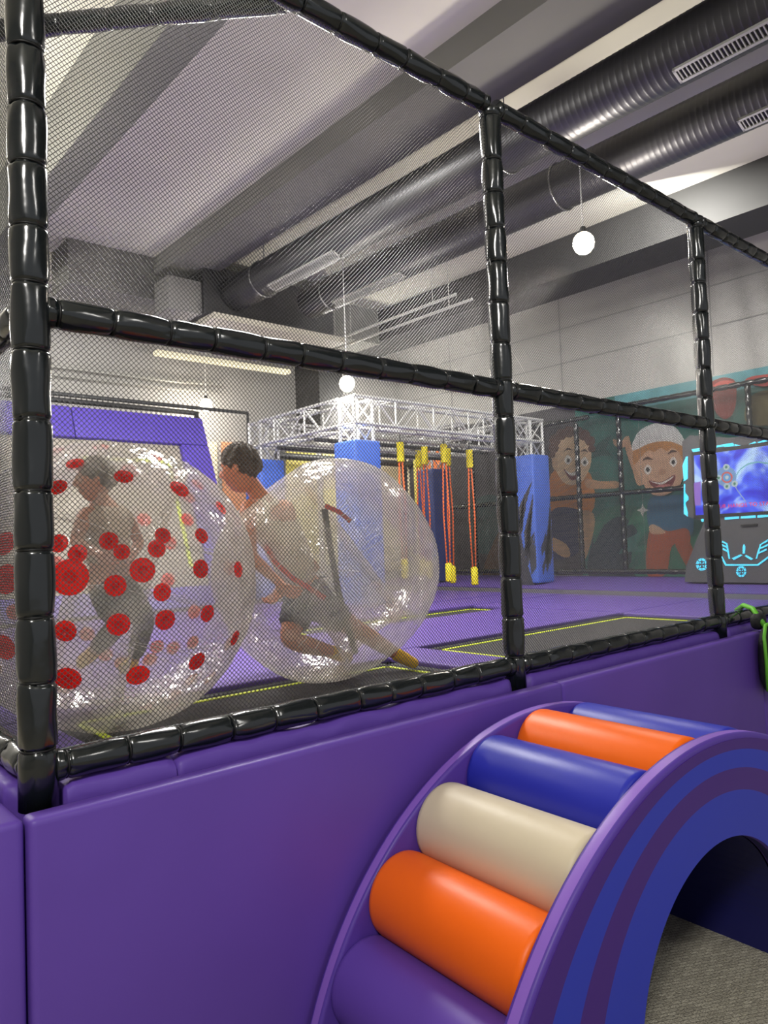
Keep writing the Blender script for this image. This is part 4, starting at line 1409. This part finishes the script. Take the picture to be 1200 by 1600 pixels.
# child in the pale cap
paint([(1015, 782), (1040, 775), (1075, 778), (1085, 830), (1060, 840), (1018, 828)], (44, 110, 150))
paint([(1018, 824), (1045, 830), (1075, 826), (1078, 850), (1052, 852), (1042, 896), (1012, 896)], (196, 84, 42))
paint([(1052, 838), (1070, 832), (1092, 880), (1078, 890)], (196, 84, 42))
paint([(1016, 822), (1025, 820), (1042, 832), (1020, 834)], (222, 172, 132))
paint([(978, 688), (984, 682), (990, 704), (1002, 728), (1010, 752), (998, 758), (990, 735), (980, 706)], (212, 160, 120))
paint([(960, 686), (972, 690), (980, 682), (984, 694), (972, 700), (962, 696)], (212, 160, 120))
paint([(996, 728), (1000, 705), (1020, 690), (1050, 692), (1068, 705), (1070, 740), (1060, 762), (1035, 775), (1012, 765)], (224, 172, 134))
paint([(992, 726), (993, 700), (1020, 688), (1050, 687), (1074, 700), (1070, 722), (1062, 706), (1052, 700), (1044, 705), (1034, 700), (1024, 706), (1014, 704), (1004, 714)], (206, 134, 62))
paint([(991, 704), (992, 688), (1004, 671), (1030, 661), (1055, 667), (1069, 684), (1073, 698), (1048, 690), (1020, 692)], (216, 216, 214))
paint([(1016, 751), (1035, 753), (1056, 742), (1052, 758), (1036, 764), (1022, 761)], (138, 38, 46))
paint([(1026, 760), (1040, 757), (1050, 758), (1036, 763)], (226, 124, 122))
paint([(1018, 752), (1035, 754), (1054, 744), (1050, 749), (1035, 757)], (240, 236, 228))
for ex, ey in ((1014, 734), (1054, 722)):
    paint([(ex - 6, ey), (ex, ey - 8), (ex + 6, ey), (ex, ey + 8)], (240, 236, 226))
    paint([(ex - 3, ey), (ex, ey - 4), (ex + 3, ey), (ex, ey + 4)], (40, 36, 34))
paint([(1005, 720), (1013, 714), (1022, 718), (1013, 718)], (86, 52, 34))
paint([(1045, 710), (1052, 703), (1060, 706), (1052, 707)], (86, 52, 34))
paint([(1030, 740), (1036, 732), (1042, 738), (1036, 742)], (206, 148, 110))
paint([(997, 797), (1004, 794), (1006, 786), (1009, 794), (1016, 797), (1009, 800), (1006, 808), (1003, 800)], (230, 226, 214), smooth=False)
# red-haired figure and sand shapes above the game screen
paint([(1113, 602), (1125, 592), (1140, 591), (1152, 600), (1150, 640), (1135, 655), (1118, 640)], (150, 44, 40))
paint([(1166, 596), (1180, 588), (1215, 586), (1215, 600), (1190, 604)], (196, 60, 52))
paint([(1114, 606), (1128, 596), (1146, 596), (1150, 604), (1130, 602)], (226, 84, 70))
paint([(1168, 660), (1175, 620), (1215, 612), (1215, 660)], (120, 108, 60))
paint([(1118, 690), (1125, 684), (1150, 692), (1200, 688), (1200, 700), (1118, 700)], (160, 116, 60))

# netted frame in front of the mural
mf = thing('mural_fence', 'black padded netting frame standing in front of the mural', 'fence', (XW - 0.25, 5.5, ZF + 0.1))
XFm = XW - 0.25
zt1 = atX(1100, 611, XFm).z; zm1 = atX(1000, 768, XFm).z; zb1 = atX(1000, 893, XFm).z
def mpipe(nm, a, b, seed):
    p0 = Vector(a); p1 = Vector(b); L = (p1 - p0).length; k = int(L / 0.16)
    pts = []; rs = []
    for i in range(k + 1):
        for ds, r in ((0, 0.028), (0.02, 0.038), (0.08, 0.040), (0.14, 0.038)):
            s = i * 0.16 + ds
            if s <= L: pts.append(p0 + (p1 - p0) * s / L); rs.append(r)
    obj(nm, G().tube(pts, rs, 10), M_pad, mf, smooth=True)
yr = (2.2, 9.3)
zp = atX(900, 655, XFm).z
mpipe('rail', (XFm, yr[0], zt1), (XFm, 6.2, zt1), 1)
mpipe('rail', (XFm, yr[0], zm1), (XFm, yr[1], zm1), 1)
mpipe('rail', (XFm, yr[0], zb1), (XFm, yr[1], zb1), 1)
mpipe('rail', (XFm, 6.2, zp), (XFm, yr[1], zp), 1)
for px in (740, 905, 972, 1178):
    y = atX(px, 770, XFm).y
    mpipe('post', (XFm, y, zb1), (XFm, y, zt1 if y < 6.2 else zp), 2)
for a, b in ((2.2, 5.4), (5.4, 9.3)):
    net_panel((XFm, a, zb1), (0, 1, 0), (0, 0, 1), b - a, (zt1 if a < 5 else zp) - zb1, 0.024, mf, seed=60, rad=0.0016)

# ================================================================== game kiosk
XK = 9.05
ks = thing('game_kiosk', 'tall grey interactive game kiosk with a glowing blue screen and cyan light lines', 'arcade kiosk', (XK, 3.6, ZF))
yl = atX(1070, 800, XK).y
zk0 = ZF + 0.06; 
yR = yl - 1.75
# backboard outline in the photograph's order: left flank narrows to a waist, then widens to the foot
outl = [(1066, 690), (1078, 680), (1140, 684), (1260, 668), (1260, 925), (1070, 912), (1072, 885), (1100, 815), (1070, 806)]
g = G()
P3 = [atX(px, py, XK) for px, py in outl]
g.prism([(p.y, max(p.z, ZF + 0.078)) for p in P3], lambda u, v: Vector((XK, u, v)), lambda u, v: Vector((XK + 0.22, u, v)))
kb = obj('cabinet', g, M_kiosk, ks)
def kq(pts, m, name, d0=0.0, d1=0.012, par=None, smooth=False):
    q = [atX(px, py, XK) for px, py in (spline(pts) if smooth else pts)]
    g = G().prism([(p.y, p.z) for p in q], lambda u, v: Vector((XK - d1, u, v)), lambda u, v: Vector((XK - d0 + 0.001, u, v)))
    return obj(name, g, m, par or kb)
# screen: procedural hexagon glow
ms = bpy.data.materials.new('screen_picture'); ms.use_nodes = True
nt = ms.node_tree; b = nt.nodes['Principled BSDF']; b.inputs['Base Color'].default_value = (0.01, 0.01, 0.02, 1); b.inputs['Roughness'].default_value = 0.3
tc = nt.nodes.new('ShaderNodeTexCoord'); sep = nt.nodes.new('ShaderNodeSeparateXYZ'); nt.links.new(tc.outputs['Object'], sep.inputs[0])
wv = nt.nodes.new('ShaderNodeTexNoise'); wv.inputs['Scale'].default_value = 2.2; wv.inputs['Distortion'].default_value = 1.5; nt.links.new(tc.outputs['Object'], wv.inputs[0])
rp = nt.nodes.new('ShaderNodeValToRGB')
el = rp.color_ramp.elements
el[0].position = 0.40; el[0].color = (0.012, 0.010, 0.62, 1)
el[1].position = 0.64; el[1].color = (0.45, 0.66, 0.95, 1)
e = el.new(0.50); e.color = (0.04, 0.10, 0.86, 1)
nt.links.new(wv.outputs[0], rp.inputs[0])
vo = nt.nodes.new('ShaderNodeTexVoronoi'); vo.feature = 'DISTANCE_TO_EDGE'; vo.inputs['Scale'].default_value = 16; vo.inputs['Randomness'].default_value = 0.15
nt.links.new(tc.outputs['Object'], vo.inputs[0])
mm = nt.nodes.new('ShaderNodeMapRange'); mm.inputs['From Max'].default_value = 0.06; mm.inputs['To Min'].default_value = 0.75; mm.inputs['To Max'].default_value = 1.0
nt.links.new(vo.outputs['Distance'], mm.inputs['Value'])
mx = nt.nodes.new('ShaderNodeMixRGB'); mx.blend_type = 'MULTIPLY'; mx.inputs[0].default_value = 1
nt.links.new(rp.outputs[0], mx.inputs[1]); nt.links.new(mm.outputs[0], mx.inputs[2])
nt.links.new(mx.outputs[0], b.inputs['Emission Color']); b.inputs['Emission Strength'].default_value = 1.9
kq([(1081, 707), (1265, 681), (1265, 800), (1085, 811)], M_kiosk_d, 'bezel', 0, 0.015)
scr = kq([(1085, 712), (1262, 688), (1262, 795), (1088, 805)], ms, 'screen', 0.014, 0.018)
def sq(pts, rgb, est=1.0, smooth=False, d=0.022):
    m = mat('screen_ink_%d_%d_%d' % rgb, (5, 5, 8), 0.5, emit=rgb, estr=est)
    return kq(pts, m, 'screen_graphic', 0.018, d, scr, smooth)
def disc(x, y, r, n=14): return [(x + r * math.cos(i / n * 6.2832), y + r * math.sin(i / n * 6.2832)) for i in range(n)]
sq(disc(1136, 745, 16), (140, 190, 250), d=0.0205)
sq(disc(1137, 746, 9), (255, 120, 110), d=0.0215); sq(disc(1137, 746, 6.5), (120, 190, 255), d=0.0225); sq(disc(1137, 746, 3), (230, 250, 255), d=0.0235)
for x, y in ((1136, 730), (1124, 747), (1137, 760), (1149, 756)):
    sq(disc(x, y, 5.2, 10), (215, 240, 250), d=0.022); sq(disc(x, y, 2.2, 8), (90, 160, 120), d=0.023)
def arcstrip(pts, w): 
    return [(x, y - w) for x, y in pts] + [(x, y + w) for x, y in reversed(pts)]
sq(arcstrip([(1150, 745), (1158, 733), (1170, 725), (1185, 722), (1200, 724), (1220, 730)], 1.2), (150, 230, 250))
sq(arcstrip([(1148, 757), (1156, 770), (1166, 783)], 1.0), (190, 220, 250))
sq([(1085, 755), (1096, 752), (1096, 790), (1087, 790)], (180, 130, 250), d=0.0195)
# caption on the screen
fc = bpy.data.curves.new('caption', 'FONT'); fc.body = 'YOUR HANDS TO START'; fc.size = 0.115; fc.extrude = 0.001; fc.space_character = 1.08; fc.offset = 0.0
fo = bpy.data.objects.new('caption_src', fc); C.objects.link(fo)
bpy.context.view_layer.update()
me = bpy.data.meshes.new_from_object(fo.evaluated_get(bpy.context.evaluated_depsgraph_get()))
bpy.data.objects.remove(fo)
vx = [v.co.x for v in me.vertices]; wd = max(vx) - min(vx)
pa = atX(1113, 795, XK); pb2 = atX(1215, 789, XK)
sc_ = (pa.y - pb2.y) / wd
dz = (pb2.z - pa.z)
off = wloc(kb)
for v in me.vertices:
    u = (v.co.x - min(vx)) * sc_; w_ = v.co.y * 1.05 * sc_ ; z_ = v.co.z
    v.co = Vector((XK - 0.022 - z_, pa.y - u, pa.z + w_ )) - off
me.materials.clear(); me.materials.append(mat('caption_red', (200, 20, 40), 0.5, emit=(235, 50, 70), estr=1.0))
ca = bpy.data.objects.new('caption', me); C.objects.link(ca); ca.parent = scr
# cyan light lines round the screen
def led(pts, smooth=False): return kq(pts, M_cyan, 'light_line', 0.0, 0.012)
led([(1081, 702), (1094, 700), (1098, 708), (1084, 707)])
led([(1067, 728), (1072, 714), (1075, 713), (1075, 748), (1069, 752)])
led([(1069, 756), (1071, 756), (1071, 790), (1069, 790)])
led([(1071, 770), (1076, 776), (1076, 781), (1071, 786), (1075, 800), (1075, 807), (1069, 803), (1069, 772)])
led(disc(1098, 813, 2.3, 10))
led([(1110, 698), (1145, 692), (1147, 695), (1110, 701)])
led([(1132, 696), (1142, 693), (1148, 697), (1132, 698.5)])
led([(1148, 694), (1164, 697), (1180, 690), (1182, 692), (1165, 700), (1150, 698)])
led([(1184, 691), (1200, 686), (1215, 686), (1215, 689), (1200, 689), (1186, 694)])
led([(1112, 703), (1133, 700.5), (1133, 702), (1112, 704.5)])
led([(1133, 808), (1155, 806.5), (1155, 810.5), (1133, 812)])
led([(1158, 806.3), (1181, 805), (1181, 809), (1158, 810.3)])
led([(1184, 805), (1207, 803.5), (1207, 807.5), (1184, 809)])
kq([(1158, 820), (1184, 818), (1184, 822), (1158, 823.5)], mat('slot_metal', (20, 20, 20), 0.3), 'coin_slot', 0, 0.014)
for sx, (a, b2) in ((1, (1127, 1141)),):
    led([(1127, 844), (1137, 849), (1137, 851), (1128, 847)]); led([(1128, 850), (1138, 855), (1138, 857), (1129, 853)]); led([(1130, 856), (1138, 861), (1138, 863), (1130, 859)])
    led([(1135, 850), (1137, 850), (1141, 873), (1139, 873)])
    led([(1200, 843), (1190, 849), (1190, 851), (1200, 846)]); led([(1200, 850), (1188, 856), (1188, 858), (1200, 853)]); led([(1198, 857), (1186, 863), (1186, 865), (1198, 860)])
    led([(1190, 850), (1188, 850), (1181, 873), (1183, 873)])
led([(1161, 854), (1163, 850), (1165, 854), (1164, 865), (1161, 865)])
led([(1144, 872), (1158, 866), (1160, 868), (1147, 875)]); led([(1166, 867), (1177, 873), (1174, 875), (1164, 869)])
led([(1125, 867), (1127, 867), (1135, 881.5), (1184, 881.5), (1205, 866), (1205, 869), (1185, 884), (1134, 884)])
for (x, y, r) in ((1097, 882, 9), (1158.5, 893, 8)):
    for k in range(8):
        a0 = k * math.pi / 4 + 0.08; a1 = (k + 1) * math.pi / 4 - 0.12
        led([(x + r * math.cos(a0), y + r * 1.1 * math.sin(a0)), (x + r * math.cos(a1), y + r * 1.1 * math.sin(a1)), (x + r * 0.62 * math.cos(a1), y + r * 0.7 * math.sin(a1)), (x + r * 0.62 * math.cos(a0), y + r * 0.7 * math.sin(a0))])
    for k in range(4):
        a0 = k * math.pi / 2 + 0.5
        led([(x + r * 0.5 * math.cos(a0), y + r * 0.5 * math.sin(a0)), (x + r * 0.5 * math.cos(a0 + 0.5), y + r * 0.5 * math.sin(a0 + 0.5)), (x + r * 0.15 * math.cos(a0 + 0.25), y + r * 0.15 * math.sin(a0 + 0.25))])

# ================================================================== backpack hanging on the rail at the right edge
bx = atY(1202, 990, 1.80)
bp_ = thing('backpack', 'black backpack with green trim and grey stripes hanging on the rail, far right', 'backpack', (bx.x, 1.86, H - 0.98))
def blob(nm, c, r, m, par, zs=1.0, n=2.6):
    g = G(); nu, nv = 28, 18; vs = []
    for i in range(nv + 1):
        th = math.pi * i / nv - math.pi / 2
        for j in range(nu):
            ph = 2 * math.pi * j / nu
            f = lambda v: math.copysign(abs(v) ** (2 / n), v)
            vs.append((c[0] + r[0] * f(math.cos(th)) * f(math.cos(ph)), c[1] + r[1] * f(math.cos(th)) * f(math.sin(ph)), c[2] + r[2] * f(math.sin(th))))
    fs = [(i * nu + j, i * nu + (j + 1) % nu, (i + 1) * nu + (j + 1) % nu, (i + 1) * nu + j) for i in range(nv) for j in range(nu)]
    return obj(nm, g.add(vs, fs), m, par, smooth=True)
M_bag = mat('black_bag_cloth', (16, 17, 18), 0.7, bump=0.3, bscale=40)
M_green = mat('green_trim', (96, 178, 40), 0.5)
M_greys = mat('grey_stripe', (160, 164, 168), 0.6)
bz = H - 0.76
blob('bag_body', (bx.x + 0.03, 1.81, bz), (0.125, 0.045, 0.20), M_bag, bp_)
blob('front_pocket', (bx.x + 0.03, 1.765, bz - 0.06), (0.095, 0.03, 0.11), M_bag, bp_)
for k in range(3):
    obj('stripe', G().tube([(bx.x - 0.075, 1.742, bz + 0.03 - 0.04 * k), (bx.x + 0.03, 1.728, bz + 0.015 - 0.04 * k), (bx.x + 0.135, 1.742, bz + 0.0 - 0.04 * k)], 0.009, 8), M_greys, bp_, smooth=True)
obj('green_piping', G().tube([(bx.x - 0.095, 1.79, bz - 0.17), (bx.x - 0.103, 1.785, bz), (bx.x - 0.10, 1.79, bz + 0.14), (bx.x - 0.05, 1.80, bz + 0.20), (bx.x + 0.03, 1.80, bz + 0.21)], 0.010, 8), M_green, bp_, smooth=True)
obj('hanging_loop', G().tube([(bx.x - 0.01, 1.81, bz + 0.18), (bx.x + 0.03, 1.90, bz + 0.29), (bx.x + 0.10, 1.98, bz + 0.30), (bx.x + 0.17, 2.055, bz + 0.26)], 0.015, 8), M_green, bp_, smooth=True)['label'] = 'green hanging loop'
blob('top_pouch', (bx.x + 0.03, 1.87, bz + 0.215), (0.05, 0.04, 0.05), M_bag, bp_)
